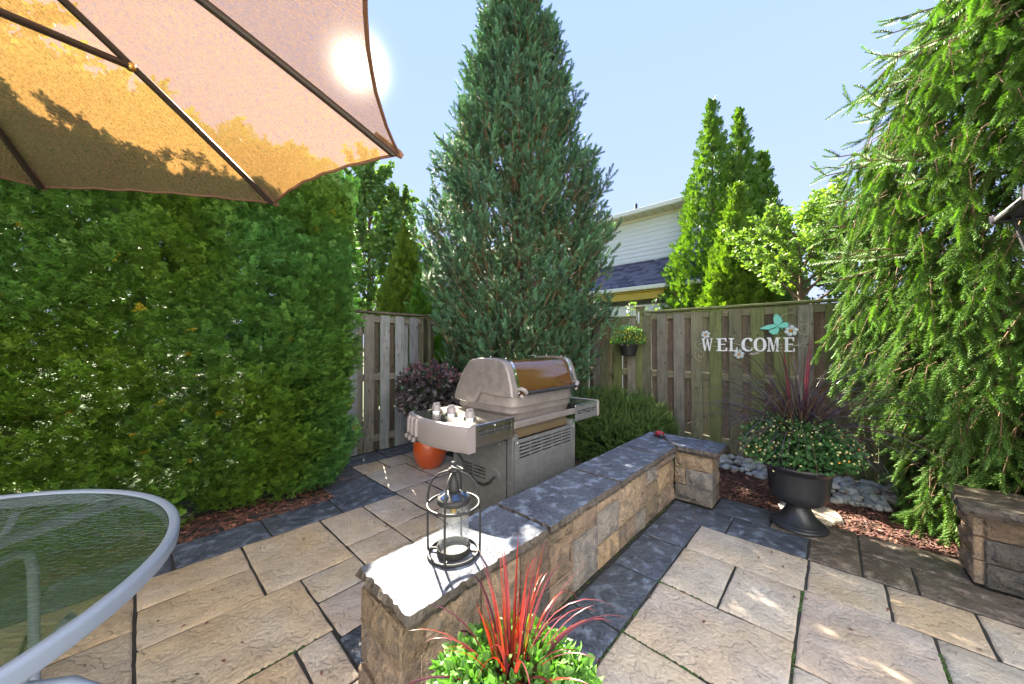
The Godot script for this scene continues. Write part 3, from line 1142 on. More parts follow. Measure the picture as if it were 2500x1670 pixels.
	for xx in [-3.4, -2.45]:
		var fr := MB.new()
		fr.box(Vector3(xx, 1.95, 1.29), Vector3(0.85, 0.75, 0.05), 0.01)
		var wo := part("window", fr, M.sign_white, h)
		var pn := MB.new()
		pn.box(Vector3(xx, 1.95, 1.318), Vector3(0.72, 0.62, 0.008), 0.002)
		part("pane", pn, M.window_glass, wo)

# a house added out of view, beside and behind the camera: its sunlit wall throws light back on the hedge, the fence and the grill
func make_bounce_house() -> void:
	var h := thing("house", "pale blue-grey sided house added out of view to bounce sunlight into the shade", "house", Vector3(2.35, 0, 0))
	var w := MB.new()
	w.box(Vector3(2.5, 2.9, 2.6), Vector3(5.0, 5.8, 11.0), 0.02)
	w.box(Vector3(-4.0, 2.9, 6.0), Vector3(7.9, 5.8, 4.2), 0.02)
	part("wall", w, M.bounce_siding, h)
	var r := MB.new()
	r.quad(Vector3(-0.35, 5.8, -3.3), Vector3(2.5, 7.4, -3.3), Vector3(2.5, 7.4, 8.5), Vector3(-0.35, 5.8, 8.5))
	r.quad(Vector3(5.35, 5.8, 8.5), Vector3(2.5, 7.4, 8.5), Vector3(2.5, 7.4, -3.3), Vector3(5.35, 5.8, -3.3))
	r.quad(Vector3(-8.3, 5.8, 3.6), Vector3(-8.3, 7.1, 6.0), Vector3(0.0, 7.1, 6.0), Vector3(0.0, 5.8, 3.6))
	r.quad(Vector3(0.0, 5.8, 8.4), Vector3(0.0, 7.1, 6.0), Vector3(-8.3, 7.1, 6.0), Vector3(-8.3, 5.8, 8.4))
	part("roof", r, M.shingle, h)
	for k in 2:
		var f := MB.new()
		f.box(Vector3(-0.01, 1.6, 0.2 + k * 2.2), Vector3(0.06, 1.3, 1.0), 0.01)
		var o := part("window", f, M.sign_white, h)
		var p := MB.new()
		p.box(Vector3(-0.042, 1.6, 0.2 + k * 2.2), Vector3(0.01, 1.15, 0.85), 0.002)
		part("pane", p, M.window_glass, o)

# ---------------------------------------------------------------- foliage
func aim(d: Vector3, roll: float, s: float) -> Basis:
	d = d.normalized()
	var a := d.cross(Vector3.UP if absf(d.y) < 0.95 else Vector3.RIGHT).normalized()
	var b := Basis(a, d, a.cross(d))
	return (b * Basis(Vector3.UP, roll)).scaled_local(Vector3(s, s, s))

# a needled shoot along +y
func needle_twig(sd: int, len: float, nl: float, count: int, w: float, forward: float, bend: float) -> ArrayMesh:
	var r := RandomNumberGenerator.new()
	r.seed = sd
	var b := MB.new()
	var pts := []
	var stem := Color(1.3, 0.62, 0.45)
	b.tint = stem
	for i in 5:
		var t := i / 4.0
		pts.append(Vector3(bend * t * t, len * t, 0))
	b.tube(pts, [0.0026, 0.0022, 0.0018, 0.0014, 0.0008], 3)
	for i in count:
		var t := (i + r.randf()) / count
		var o := Vector3(bend * t * t, len * t, 0)
		var a := i * 2.39996 + r.randf() * 0.5
		var rad := Vector3(cos(a), 0, sin(a))
		var d := (rad + Vector3.UP * (forward + 0.9 * t * t)).normalized()
		var l := nl * r.randf_range(0.8, 1.15) * (1.0 - 0.25 * t)
		var s := d.cross(rad.cross(Vector3.UP)).normalized().cross(d) * w
		s = rad.cross(Vector3.UP).normalized() * w
		var g := r.randf_range(0.75, 1.2) + 0.25 * t
		b.tint = Color(g * 1.02, g, g * 0.95)
		b.quad(o, o + d * l * 0.5 + s * 0.5, o + d * l, o + d * l * 0.5 - s * 0.5)
	return b.mesh()

# a flat fan of scale leaves along +y, in the x-y plane
func scale_spray(sd: int, len: float, side: int, w: float) -> ArrayMesh:
	var r := RandomNumberGenerator.new()
	r.seed = sd
	var b := MB.new()
	var leaf := func(o: Vector3, d: Vector3, l: float, ww: float, g: float):
		b.tint = Color(g, g, g * 0.95)
		var s := d.cross(Vector3(r.randf_range(-0.4, 0.4), r.randf_range(-0.3, 0.3), 1)).normalized() * ww
		b.quad(o, o + d * l * 0.55 + s, o + d * l, o + d * l * 0.55 - s)
	for i in side:
		var t := (i + 0.5) / side
		var o := Vector3(sin(t * 2.0) * 0.004, len * t * 0.85, r.randf_range(-0.004, 0.004))
		for sg in [-1.0, 1.0]:
			var d := Vector3(sg * (0.95 - 0.35 * t), 0.55 + 0.4 * t, r.randf_range(-0.35, 0.35)).normalized()
			var l: float = len * (0.52 - 0.30 * t) * r.randf_range(0.8, 1.2)
			leaf.call(o, d, l * 0.7, w, r.randf_range(0.7, 1.0))
			leaf.call(o + d * l * 0.45, (d + Vector3(0, 0.7, r.randf_range(-0.3, 0.3))).normalized(), l * 0.55, w * 0.9, r.randf_range(0.85, 1.2))
			leaf.call(o + d * l * 0.5, (d + Vector3(sg * 0.2, -0.25, 0)).normalized(), l * 0.55, w * 0.9, r.randf_range(0.85, 1.25))
		leaf.call(o, Vector3(0, 1, 0), len * 0.3, w, r.randf_range(0.8, 1.1))
	leaf.call(Vector3(0, len * 0.8, 0), Vector3(0, 1, 0), len * 0.25, w, 1.2)
	return b.mesh()

# a single broad leaf along +y, folded on its midrib
func leaf_mesh(len: float, w: float, fold: float, droop: float) -> ArrayMesh:
	var b := MB.new()
	var rows := [[0.0, 0.05], [0.28, 0.8], [0.55, 1.0], [0.8, 0.6], [1.0, 0.0]]
	for k in 4:
		var a: Array = rows[k]
		var d: Array = rows[k + 1]
		for sg in [-1.0, 1.0]:
			var a0 := Vector3(0, a[0] * len, -droop * a[0] * a[0] * len)
			var d0 := Vector3(0, d[0] * len, -droop * d[0] * d[0] * len)
			var a1 := a0 + Vector3(sg * a[1] * w, 0, fold * a[1] * w)
			var d1 := d0 + Vector3(sg * d[1] * w, 0, fold * d[1] * w)
			if sg > 0:
				b.quad(a0, d0, d1, a1)
			else:
				b.quad(a0, a1, d1, d0)
	return b.mesh()

func tone(base: Color, spread: float, yellow := 0.0) -> Color:
	var t := R(1.0 - spread, 1.0 + spread)
	var y := R(0, yellow)
	return Color(base.r * t * (1.0 + y), base.g * t * (1.0 + 0.4 * y), base.b * t)

func limb(b: MB, a: Vector3, d: Vector3, r0: float, r1: float, sag := 0.0, sides := 5) -> void:
	var pts := []
	var rad := []
	for i in 6:
		var t := i / 5.0
		pts.append(a.lerp(d, t) + Vector3(0, sag * 4.0 * t * (1.0 - t), 0))
		rad.append(lerpf(r0, r1, t))
	b.tube(pts, rad, sides)

func make_hedge() -> void:
	var h := thing("cedar_hedge", "tall clipped green cedar hedge behind the glass table", "hedge", Vector3(-3.9, 0, -0.3))
	var org := h.position
	var nz := noise(401, 0.9, 3)
	var nz2 := noise(402, 2.6, 2)
	var nz3 := noise(403, 0.55, 2)
	var meshes := [scale_spray(1, 0.08, 4, 0.0044), scale_spray(2, 0.07, 4, 0.0046), scale_spray(3, 0.09, 5, 0.0042)]
	var xs := [[], [], []]
	var cs := [[], [], []]
	var trunks := MB.new()
	for k in 6:
		var z := -1.1 + k * 0.62
		limb(trunks, Vector3(-4.0, -0.05, z) - org, Vector3(-3.95, 2.7, z + 0.05) - org, 0.06, 0.02)
		for w in 9:
			var y := 0.3 + w * 0.28
			var an := R(-1.2, 1.2)
			limb(trunks, Vector3(-4.0, y, z) - org, Vector3(-4.0 + cos(an) * 0.42, y + 0.25, z + sin(an) * 0.42) - org, 0.014, 0.005)
	part("stems", trunks, M.bark, h)
	for i in 72000:
		# pick a place on the faces: front (facing +x), end (facing -z), top
		var q: Vector3
		var nn: Vector3
		var pick := i % 20
		if pick < 14:
			q = Vector3(-3.30, 0.06 + R(0, 1) * 2.95, R(-1.5, 1.25))
			nn = Vector3(1, 0, 0)
		elif pick < 17:
			q = Vector3(R(-4.35, -3.32), 0.06 + R(0, 1) * 2.95, -1.55)
			nn = Vector3(0, 0, -1)
		else:
			q = Vector3(R(-4.3, -3.32), 3.0, R(-1.5, 1.25))
			nn = Vector3(0, 1, 0)
		if i % 9 == 4:
			q = Vector3(-4.3, 0.06 + R(0, 1) * 2.9, R(-1.5, 1.25))
			nn = Vector3(-1, 0, 0)
		# rounded plan corner and shoulders
		var ez := maxf(0.0, -q.z - 1.12)
		var ex := maxf(0.0, q.x + 3.72)
		if ez > 0 and ex > 0:
			var l := sqrt(ez * ez + ex * ex)
			if l > 0.42:
				q.z = -1.12 - ez * 0.42 / l
				q.x = -3.72 + ex * 0.42 / l
				nn = Vector3(ex, 0, -ez).normalized()
		if q.y > 2.6:
			var f := (q.y - 2.6) / 0.4
			q.x -= 0.22 * f * f * (1.0 if nn.x > 0.3 else 0.0)
			q.z += 0.2 * f * f * (1.0 if nn.z < -0.3 else 0.0)
		if q.y < 0.5:
			var f := (0.5 - q.y) / 0.5
			q.x -= 0.20 * f * f * (1.0 if nn.x > 0.3 else 0.0)
			q.z += 0.16 * f * f * (1.0 if nn.z < -0.3 else 0.0)
		# vertical seams where one plant meets the next, and lumps
		var seam := pow(absf(sin((q.z + 0.35 + 0.12 * nz.get_noise_1d(q.y * 0.8)) * PI / 1.05)), 0.35)
		var lump := nz.get_noise_3d(q.x * 1.3, q.y * 2.2, q.z * 1.7) * 0.13 + nz2.get_noise_3d(q.x, q.y * 1.4, q.z) * 0.08
		var depth := pow(R(0, 1), 2.2) * 0.26
		if i % 5 == 0:
			depth = R(0.2, 0.6)
		var hole := nz2.get_noise_3d(q.x * 0.7 + 9.0, q.y * 0.9, q.z * 0.7)
		if hole > 0.30 and depth < 0.14:
			depth += 0.16
		q += nn * (lump - depth - (1.0 - seam) * 0.16)
		var up := R(-0.05, 0.75)
		var d := (nn * R(0.45, 1.0) + Vector3(R(-0.55, 0.55), up, R(-0.55, 0.55))).normalized()
		var k := i % 3
		xs[k].append(Transform3D(aim(d, R(-0.9, 0.9), R(0.75, 1.25)), q - org))
		var cool := clampf(nz3.get_noise_3dv(q) * 1.6, -0.6, 0.6)
		var c := tone(Color(0.95 - 0.25 * cool, 1.0, 0.9 + 0.65 * cool), 0.24, 0.35)
		if R(0, 1) < 0.004:
			c = Color(4.5, 1.6, 0.6)
		cs[k].append(c)
	for k in 3:
		many("foliage", meshes[k], M.hedge_leaf, xs[k], cs[k], h)

func profile(tab: Array, y: float) -> float:
	for i in tab.size() - 1:
		if y <= tab[i + 1][0]:
			return lerpf(tab[i][1], tab[i + 1][1], clampf((y - tab[i][0]) / (tab[i + 1][0] - tab[i][0]), 0, 1))
	return tab[-1][1]

func make_big_spruce() -> void:
	var at := Vector3(-3.36, 0, -3.72)
	var t := thing("spruce_tree", "tall blue-green spruce with upswept branches in the fence corner", "tree", at)
	var prof := [[0.0, 0.85], [1.2, 1.0], [2.0, 1.17], [2.8, 1.22], [3.6, 1.1], [4.4, 0.84], [5.2, 0.62], [6.3, 0.36], [7.4, 0.17], [8.6, 0.0]]
	var meshes := [needle_twig(1, 0.10, 0.036, 54, 0.009, 0.45, 0.015), needle_twig(2, 0.08, 0.035, 46, 0.009, 0.5, -0.01), needle_twig(3, 0.125, 0.036, 64, 0.009, 0.45, 0.02)]
	var xs := [[], [], []]
	var cs := [[], [], []]
	var tr := MB.new()
	limb(tr, Vector3(0, -0.1, 0), Vector3(0.02, 8.4, 0), 0.13, 0.012, 0.0, 8)
	part("trunk", tr, M.bark, t)
	var br := MB.new()
	for i in 150:
		var y := 0.2 + 7.9 * i / 150.0
		var az := i * 2.39996
		var ytip := y + R(0.2, 0.5)
		var rad := profile(prof, ytip) * 0.85
		limb(br, Vector3(0, y, 0), Vector3(cos(az) * rad, ytip, sin(az) * rad), 0.014, 0.005, -0.08)
	var nz := noise(700, 1.6, 2)
	var total := 5800
	for i in total:
		var y: float = 0.1 + 8.3 * (1.0 - pow(R(0, 1), 0.62)) if i % 4 else R(0.1, 8.3)
		var az := R(0, TAU)
		var out := Vector3(cos(az), 0, sin(az))
		var sidev := Vector3(-out.z, 0, out.x)
		var lump := nz.get_noise_3d(out.x * 1.5, y * 0.9, out.z * 1.5)
		var rad := profile(prof, y) * (0.95 + 0.36 * lump) - pow(R(0, 1), 1.6) * 0.38
		if i % 6 == 0:
			rad *= R(0.4, 0.75)
		if rad < 0.02:
			rad = R(0.0, 0.06)
		var o := out * rad + Vector3(0, y - 0.12, 0)
		var plen := R(0.09, 0.24)
		var pd := (Vector3.UP * R(0.5, 1.2) + out * R(0.2, 0.75) + sidev * R(-0.4, 0.4)).normalized()
		br.tint = Color(0.95, 0.8, 0.7)
		br.tube([o - pd * 0.1 - out * 0.05, o + pd * plen * 0.5, o + pd * plen], [0.006, 0.004, 0.002], 3)
		var shade := R(0.6, 1.35)
		var n := 3 + int(plen * 11)
		for q in n:
			var s := (q + R(0, 0.6)) / n
			var b := q * 2.4 + R(0, 0.8)
			var pa := pd.cross(Vector3.RIGHT).normalized()
			var dd := (pd * R(0.5, 0.9) + (pa * cos(b) + pd.cross(pa) * sin(b)) * R(0.55, 0.95) * (1.1 - s * 0.8)).normalized()
			var k := rng.randi() % 3
			xs[k].append(Transform3D(aim(dd, R(0, TAU), R(0.75, 1.15)), o + pd * plen * s))
			var c := tone(Color(0.95, 1.0, 1.0), 0.3, 0.25)
			cs[k].append(Color(c.r * shade, c.g * shade, c.b * shade))
		xs[0].append(Transform3D(aim(pd, R(0, TAU), 1.0), o + pd * plen))
		cs[0].append(Color(1.05 * shade, 1.1 * shade, 1.05 * shade))
	part("branches", br, M.twig_bark, t)
	# a short second leader on the side away from the hedge
	for k in 3:
		many("needles", meshes[k], M.spruce_blue, xs[k], cs[k], t)

func make_weeping_spruce() -> void:
	var at := Vector3(1.27, 0, -4.28)
	var t := thing("weeping_spruce", "weeping green spruce with hanging boughs, lit by the sun on one side", "tree", at)
	var meshes := [needle_twig(11, 0.15, 0.034, 84, 0.0085, 0.5, 0.03), needle_twig(12, 0.12, 0.033, 70, 0.0085, 0.55, -0.025), needle_twig(13, 0.18, 0.034, 100, 0.0085, 0.5, 0.045)]
	var xs := [[], [], []]
	var cs := [[], [], []]
	var tr := MB.new()
	limb(tr, Vector3(0.1, -0.1, 0.05), Vector3(0.15, 4.6, 0), 0.11, 0.03, 0.0, 8)
	part("trunk", tr, M.bark, t)
	var br := MB.new()
	var shell := [[0.0, 0.68], [0.5, 0.88], [1.1, 1.14], [1.6, 1.20], [2.2, 1.14], [2.7, 1.12], [3.2, 1.04], [3.65, 0.86], [4.05, 0.58], [4.4, 0.28], [4.65, 0.05]]
	var add := func(o: Vector3, d: Vector3, sc: float, sh: float):
		var k := rng.randi() % 3
		xs[k].append(Transform3D(aim(d, R(0, TAU), sc), o))
		var c := tone(Color(1, 1, 0.95), 0.2, 0.2)
		cs[k].append(Color(c.r * sh, c.g * sh, c.b * sh))
	for i in 120:
		var y := 0.3 + 4.2 * i / 120.0
		var az := i * 2.39996
		var rad := profile(shell, y) * 0.6
		limb(br, Vector3(0.1, y - 0.2, 0), Vector3(cos(az) * rad, y, sin(az) * rad), 0.015, 0.006, 0.1, 4)
	var nz := noise(710, 1.4, 2)
	for i in 4300:
		var y := 0.12 + 4.5 * R(0, 1)
		var az := R(0, TAU)
		var out := Vector3(cos(az), 0, sin(az))
		var sidev := Vector3(-out.z, 0, out.x)
		var lump := nz.get_noise_3d(out.x * 1.8, y * 0.7, out.z * 1.8)
		var rad := profile(shell, y) * (0.94 + 0.34 * lump) - pow(R(0, 1), 1.8) * 0.32
		if i % 4 == 0:
			rad *= R(0.45, 0.8)
		var o := out * rad + Vector3(0, y, 0)
		if o.z + at.z < -4.78:
			continue
		var hang := R(0.16, 0.42)
		var lean := R(0.12, 0.5) if y < 3.6 else R(0.5, 1.2)
		var dir := (Vector3.DOWN + out * lean + sidev * R(-0.45, 0.45)).normalized()
		if o.y + dir.y * hang < 0.05:
			hang = maxf(0.1, (o.y - 0.05) / -dir.y)
		var tip := o + dir * hang
		br.tube([o - out * 0.06 + Vector3(0, 0.03, 0), o, tip], [0.005, 0.004, 0.0025], 4)
		var sh := R(0.65, 1.3)
		# hanging fingers: side shoots at a narrow angle, one at the tip
		var n := int(hang / 0.085) + 1
		for q in n:
			var s := (q + R(0, 0.7)) / n
			var sg := 1.0 if q % 2 == 0 else -1.0
			var td := (dir * R(0.7, 1.0) + sidev * sg * R(0.2, 0.65) + out * R(0.0, 0.5) + Vector3.DOWN * 0.35).normalized()
			add.call(o.lerp(tip, s), td, R(0.75, 1.15), sh)
		add.call(tip - dir * 0.06, dir, R(0.8, 1.1), sh * 1.1)
	# loose shoots that reach out of the outline on the sunny side
	for i in 46:
		var y := R(2.0, 4.4)
		var az := R(2.2, 3.7)
		var out := Vector3(cos(az), 0, sin(az) * 0.7).normalized()
		var rad := profile(shell, y)
		var a := out * rad * 0.7 + Vector3(0, y, 0)
		var d := out * (rad + R(0.05, 0.24)) + Vector3(0, y + R(-0.18, 0.05), 0)
		var tip := d + out * R(0.05, 0.12) + Vector3(0, R(0.02, 0.12), 0)
		br.tube([a, d, tip], [0.006, 0.005, 0.003], 4)
		for q in 5:
			add.call(a.lerp(d, q / 4.0), (out + Vector3(0, R(-0.6, 0.1), R(-0.3, 0.3))).normalized(), R(0.7, 1.0), 1.05)
		add.call(d, (tip - d).normalized(), 0.9, 1.1)
	br.c.fill(Color(0.8, 0.75, 0.7))
	part("branches", br, M.twig_bark, t)
	for k in 3:
		many("needles", meshes[k], M.spruce_green, xs[k], cs[k], t)

# a conical arborvitae
func arborvitae(label: String, at: Vector3, height: float, rad: float, count: int, tops: Array, tint: Color, group := "") -> void:
	var t := thing("arborvitae", label, "tree", at, 0.0, group)
	var meshes := [scale_spray(21, 0.16, 5, 0.011), scale_spray(22, 0.13, 5, 0.011)]
	var xs := [[], []]
	var cs := [[], []]
	var tr := MB.new()
	for q in tops:
		limb(tr, Vector3(q[0] * 0.5, -0.1, q[1] * 0.5), Vector3(q[0], height * q[2] * 0.96, q[1]), 0.07, 0.01, 0.0, 6)
	part("trunk", tr, M.bark, t)
	var nz := noise(int(at.x * 100) + 5000, 1.1, 3)
	for i in count:
		var top: Array = tops[i % tops.size()]
		var h: float = height * top[2]
		var f := 1.0 - sqrt(R(0, 1))
		if R(0, 1) < 0.25:
			f = R(0, 1)
		var y := f * h
		var pr := minf(1.0, (1.0 - f) * 1.55 + 0.02) * (0.86 + 0.14 * minf(1.0, f * 6.0))
		var az := R(0, TAU)
		var out := Vector3(cos(az), 0, sin(az))
		var lump := nz.get_noise_3d(out.x * 1.6, y * 1.3, out.z * 1.6)
		var r: float = rad * top[3] * pr * (1.0 + lump * 0.32) - pow(R(0, 1), 2.0) * 0.3
		var o := Vector3(top[0], 0, top[1]) + out * maxf(r, 0.0) + Vector3(0, y, 0)
		var d := (out * R(0.3, 0.9) + Vector3(R(-0.4, 0.4), R(0.3, 1.2), R(-0.4, 0.4))).normalized()
		var k := i % 2
		xs[k].append(Transform3D(aim(d, R(0, TAU), R(0.7, 1.25)), o))
		cs[k].append(tone(tint, 0.25, 0.3))
	for k in 2:
		many("foliage", meshes[k], M.thuja_leaf, xs[k], cs[k], t)

# a broad-leaved tree: limbs that fork, leaves round the twig ends
func leaf_tree(called: String, label: String, at: Vector3, height: float, rad: float, base: float, limbs: int, leaves: int, lf: ArrayMesh, tint: Color, up: float, group := "") -> void:
	var t := thing(called, label, "tree", at, 0.0, group)
	var tr := MB.new()
	limb(tr, Vector3(0, -0.1, 0), Vector3(0, height * 0.85, 0), 0.05 + height * 0.008, 0.012, 0.0, 7)
	part("trunk", tr, M.bark, t)
	var br := MB.new()
	var xs := []
	var cs := []
	var per := leaves / limbs
	for i in limbs:
		var f := (i + R(0, 1)) / limbs
		var y := lerpf(base, height * 0.86, f)
		var az := i * 2.39996 + R(-0.3, 0.3)
		var out := Vector3(cos(az), 0, sin(az))
		var l := rad * (1.0 - 0.62 * f * f) * R(0.75, 1.1)
		var a := Vector3(0, y, 0)
		var d := a + out * l + Vector3(0, l * up * R(0.7, 1.3), 0)
		limb(br, a, d, 0.02, 0.005, R(-0.05, 0.1), 4)
		var sh := R(0.8, 1.2)
		var shoots := 6
		for s in shoots:
			var u := 0.3 + 0.7 * (s + R(0, 1)) / shoots
			var o := a.lerp(d, u)
			var sd := (out * R(0.2, 1) + Vector3(R(-0.8, 0.8), R(0.0, 0.9) + up * 0.3, R(-0.8, 0.8))).normalized()
			var sl := R(0.25, 0.6) * rad * 0.55
			br.tube([o, o + sd * sl * 0.5, o + sd * sl + Vector3(0, 0.02, 0)], [0.006, 0.004, 0.002], 3)
			for q in per / shoots:
				var w := (q + R(0, 1)) / (per / shoots)
				var p := o + sd * sl * w + Vector3(R(-1, 1), R(-1, 1), R(-1, 1)) * 0.05 * rad
				var ld := (Vector3(R(-1, 1), R(-0.7, 0.5), R(-1, 1)) + sd * 0.4).normalized()
				xs.append(Transform3D(aim(ld, R(0, TAU), R(0.7, 1.25)), p))
				var c := tone(tint, 0.22, 0.5)
				cs.append(Color(c.r * sh, c.g * sh, c.b * sh))
	part("branches", br, M.bark, t)
	many("leaves", lf, M.tree_leaf, xs, cs, t)

func make_background_trees() -> void:
	# right side, beyond the rear fence
	arborvitae("tall dark arborvitae with two peaks in front of the sided house", Vector3(-2.1, 0, -9.6), 7.35, 1.0, 21000, [[-0.1, 0.0, 1.0, 1.0], [0.42, -0.3, 0.95, 0.95], [0.85, -0.55, 0.80, 0.8]], Color(0.8, 0.95, 0.75))
	arborvitae("small light green arborvitae just over the rear fence, before the two-peaked one", Vector3(-1.43, 0, -8.2), 4.5, 0.72, 11000, [[0, 0, 1.0, 1.0]], Color(1.1, 1.15, 0.8))
	var small := leaf_mesh(0.07, 0.022, 0.25, 0.2)
	leaf_tree("dogwood_tree", "airy shrub tree with pale arching shoots over the rear fence", Vector3(-0.38, 0, -6.9), 3.7, 0.95, 1.85, 26, 6600, small, Color(1.2, 1.2, 0.9), 0.75)
	leaf_tree("lilac_tree", "dense dark-leaved bush between the airy shrub tree and weeping spruce", Vector3(0.55, 0, -7.9), 3.9, 1.3, 0.6, 34, 9000, small, Color(0.85, 1.0, 0.8), 0.4)
	# left side, beyond the side fence
	var big := leaf_mesh(0.11, 0.038, 0.25, 0.2)
	leaf_tree("columnar_oak", "slim grey-green columnar tree beyond the end of the hedge", Vector3(-9.2, 0, -4.25), 6.9, 0.95, 0.8, 60, 13000, big, Color(0.95, 1.05, 1.0), 1.7)
	leaf_tree("columnar_oak", "narrow columnar tree seen beside the slim one, with a thin top", Vector3(-8.75, 0, -4.95), 6.1, 0.62, 0.8, 44, 7000, big, Color(1.0, 1.05, 0.95), 1.8)
	arborvitae("yellow-green arborvitae behind the silvery side fence", Vector3(-7.2, 0, -4.2), 4.15, 0.72, 6000, [[0, 0, 1.0, 1.0]], Color(1.2, 1.1, 0.7))
	arborvitae("bright green low arborvitae next to the yellow-green one", Vector3(-6.5, 0, -4.35), 3.35, 0.7, 5000, [[0, 0, 1.0, 1.0], [0.5, -0.45, 0.92, 0.9]], Color(0.95, 1.2, 0.8))
	# tall trees behind the hedge, seen through the umbrella cloth
	var spots := [[-9.6, -2.9, 6.6, 1.0], [-10.2, -1.2, 6.9, 1.25], [-9.2, 0.0, 6.5, 1.3], [-8.8, 1.3, 6.9, 1.35], [-8.6, 2.8, 7.6, 1.6], [-8.6, 4.6, 8.2, 1.8]]
	for i in spots.size():
		var q: Array = spots[i]
		leaf_tree("maple_tree", "leafy tree behind the hedge, its outline showing through the umbrella cloth", Vector3(q[0], 0, q[1]), q[2], q[3], 0.7, 40, 8000, big, Color(0.95, 1.0, 0.85), 0.8, "trees behind the hedge")

func make_yew() -> void:
	var y := thing("yew_shrub", "low spreading dark green yew between the grill and rear fence", "shrub", Vector3(-2.05, 0, -4.12))
	var mesh := needle_twig(31, 0.065, 0.02, 30, 0.006, 0.5, 0.015)
	var xs := []
	var cs := []
	var st := MB.new()
	var nz := noise(77, 2.2, 3)
	for i in 40:
		var a := R(0, TAU)
		limb(st, Vector3(0, 0, 0), Vector3(cos(a) * R(0.3, 0.7), R(0.3, 0.65), sin(a) * R(0.2, 0.5)), 0.014, 0.004)
	part("stems", st, M.bark, y)
	for i in 10500:
		var d := Vector3(R(-1, 1), R(-0.1, 1), R(-1, 1)).normalized()
		var lump := 1.0 + nz.get_noise_3dv(d * 1.4) * 0.16
		var s := pow(R(0, 1), 0.35) * lump
		var o := Vector3(d.x * 0.82, maxf(0.02, d.y * 0.80), d.z * 0.62) * s
		if o.z + y.position.z > -3.58 and o.x + y.position.x > -1.5:
			continue
		if o.z + y.position.z < -4.82:
			continue
		var dd := (d + Vector3(R(-0.55, 0.55), R(-0.1, 0.6), R(-0.55, 0.55))).normalized()
		xs.append(Transform3D(aim(dd, R(0, TAU), R(0.7, 1.2)), o))
		cs.append(tone(Color(1, 1, 1), 0.28, 0.4))
	many("needles", mesh, M.yew_leaf, xs, cs, y)

# ---------------------------------------------------------------- umbrella and table
func make_umbrella() -> void:
	var at := Vector3(-1.68, 0, 0.78)
	var u := thing("patio_umbrella", "open tan patio umbrella with dark ribs, lit through by the sun", "umbrella", at)
	var angs := [-82.5, -122.5, -165.0, -210.0, -255.0, -300.0, -342.0, -38.5]
	var rim := 1.61
	var hy := 2.23
	var rise := 0.66
	var ribp := func(a: float, t: float) -> Vector3:
		# t 0 at the crown, 1 at the rim; slightly bowed
		return Vector3(cos(a) * rim * t, hy + rise * (1.0 - t) + 0.10 * t * (1.0 - t), sin(a) * rim * t)
	for k in 8:
		var a0 := deg_to_rad(angs[k])
		var a1 := deg_to_rad(angs[(k + 1) % 8])
		while a1 > a0:
			a1 -= TAU
		var g := []
		var rimline := []
		for i in 15:
			var t := i / 14.0
			var row := []
			for j in 13:
				var s := j / 12.0
				var p0: Vector3 = ribp.call(a0, t)
				var p1: Vector3 = ribp.call(a1, t)
				var q := p0.lerp(p1, s)
				var bow := 4.0 * s * (1.0 - s)
				q -= Vector3(q.x, 0, q.z) * 0.055 * bow * t * t
				q.y += 0.03 * bow * t * (1.0 - t) - 0.012 * bow * t + 0.004 * sin(s * 37.0 + t * 5.0) * t * bow
				row.append(q)
				if i == 14:
					rimline.append(q)
			g.append(row)
		var b := MB.new()
		b.grid(g, true, func(i, j): return Vector2((j / 12.0 - 0.5) * i / 14.0 * 1.2, i / 14.0 * 1.6))
		var pn := part("canopy_panel", b, M.canopy_cloth, u)
		var hb := MB.new()
		hb.tube(rimline, [0.007], 5)
		part("hem", hb, M.canopy_hem, pn)
		# corner pocket
		var pk := MB.new()
		var c0: Vector3 = ribp.call(a0, 1.0)
		var c1: Vector3 = ribp.call(a0, 0.93)
		pk.tube([c1 + Vector3(0, -0.004, 0), c0 + Vector3(0, 0.002, 0), c0 + (c0 - c1) * 0.15], [0.017, 0.018, 0.012], 8)
		part("corner_pocket", pk, M.canopy_hem, pn)
		# rib under the seam
		var rb := MB.new()
		var pts := []
		for i in 11:
			pts.append(ribp.call(a0, 0.03 + 0.955 * i / 10.0) + Vector3(0, -0.022, 0))
		rb.tube(pts, [0.015], 6)
		var ro := part("rib", rb, M.umbrella_frame, u)
		var st := MB.new()
		var joint: Vector3 = ribp.call(a0, 0.555) + Vector3(0, -0.03, 0)
		st.tube([Vector3(cos(a0) * 0.06, 2.30, sin(a0) * 0.06), joint], [0.014], 6)
		part("strut", st, M.umbrella_frame, ro)
		var rv := MB.new()
		rv.ball(joint, Vector3(0.02, 0.02, 0.02), 8, 6)
		part("rivet", rv, M.brass, ro)
	var pole := MB.new()
	pole.tube([Vector3(0, 0.0, 0), Vector3(0, 2.93, 0)], [0.02], 12)
	part("pole", pole, M.umbrella_frame, u)
	var hub := MB.new()
	hub.lathe(Vector3(0, 2.26, 0), [Vector2(0.02, 0), Vector2(0.06, 0), Vector2(0.06, 0), Vector2(0.06, 0.06), Vector2(0.06, 0.06), Vector2(0.02, 0.07)], 16)
	part("hub", hub, M.umbrella_frame, u)
	var cap := MB.new()
	cap.lathe(Vector3(0, 2.88, 0), [Vector2(0.05, 0), Vector2(0.045, 0.03), Vector2(0.02, 0.07), Vector2(0.0, 0.09)], 12)
	part("finial", cap, M.umbrella_frame, u)
	var base := MB.new()
	base.lathe(Vector3.ZERO, [Vector2(0.0, 0.004), Vector2(0.25, 0.004), Vector2(0.25, 0.004), Vector2(0.24, 0.05), Vector2(0.06, 0.09), Vector2(0.03, 0.22), Vector2(0.021, 0.22)], 24)
	part("base", base, M.umbrella_frame, u)

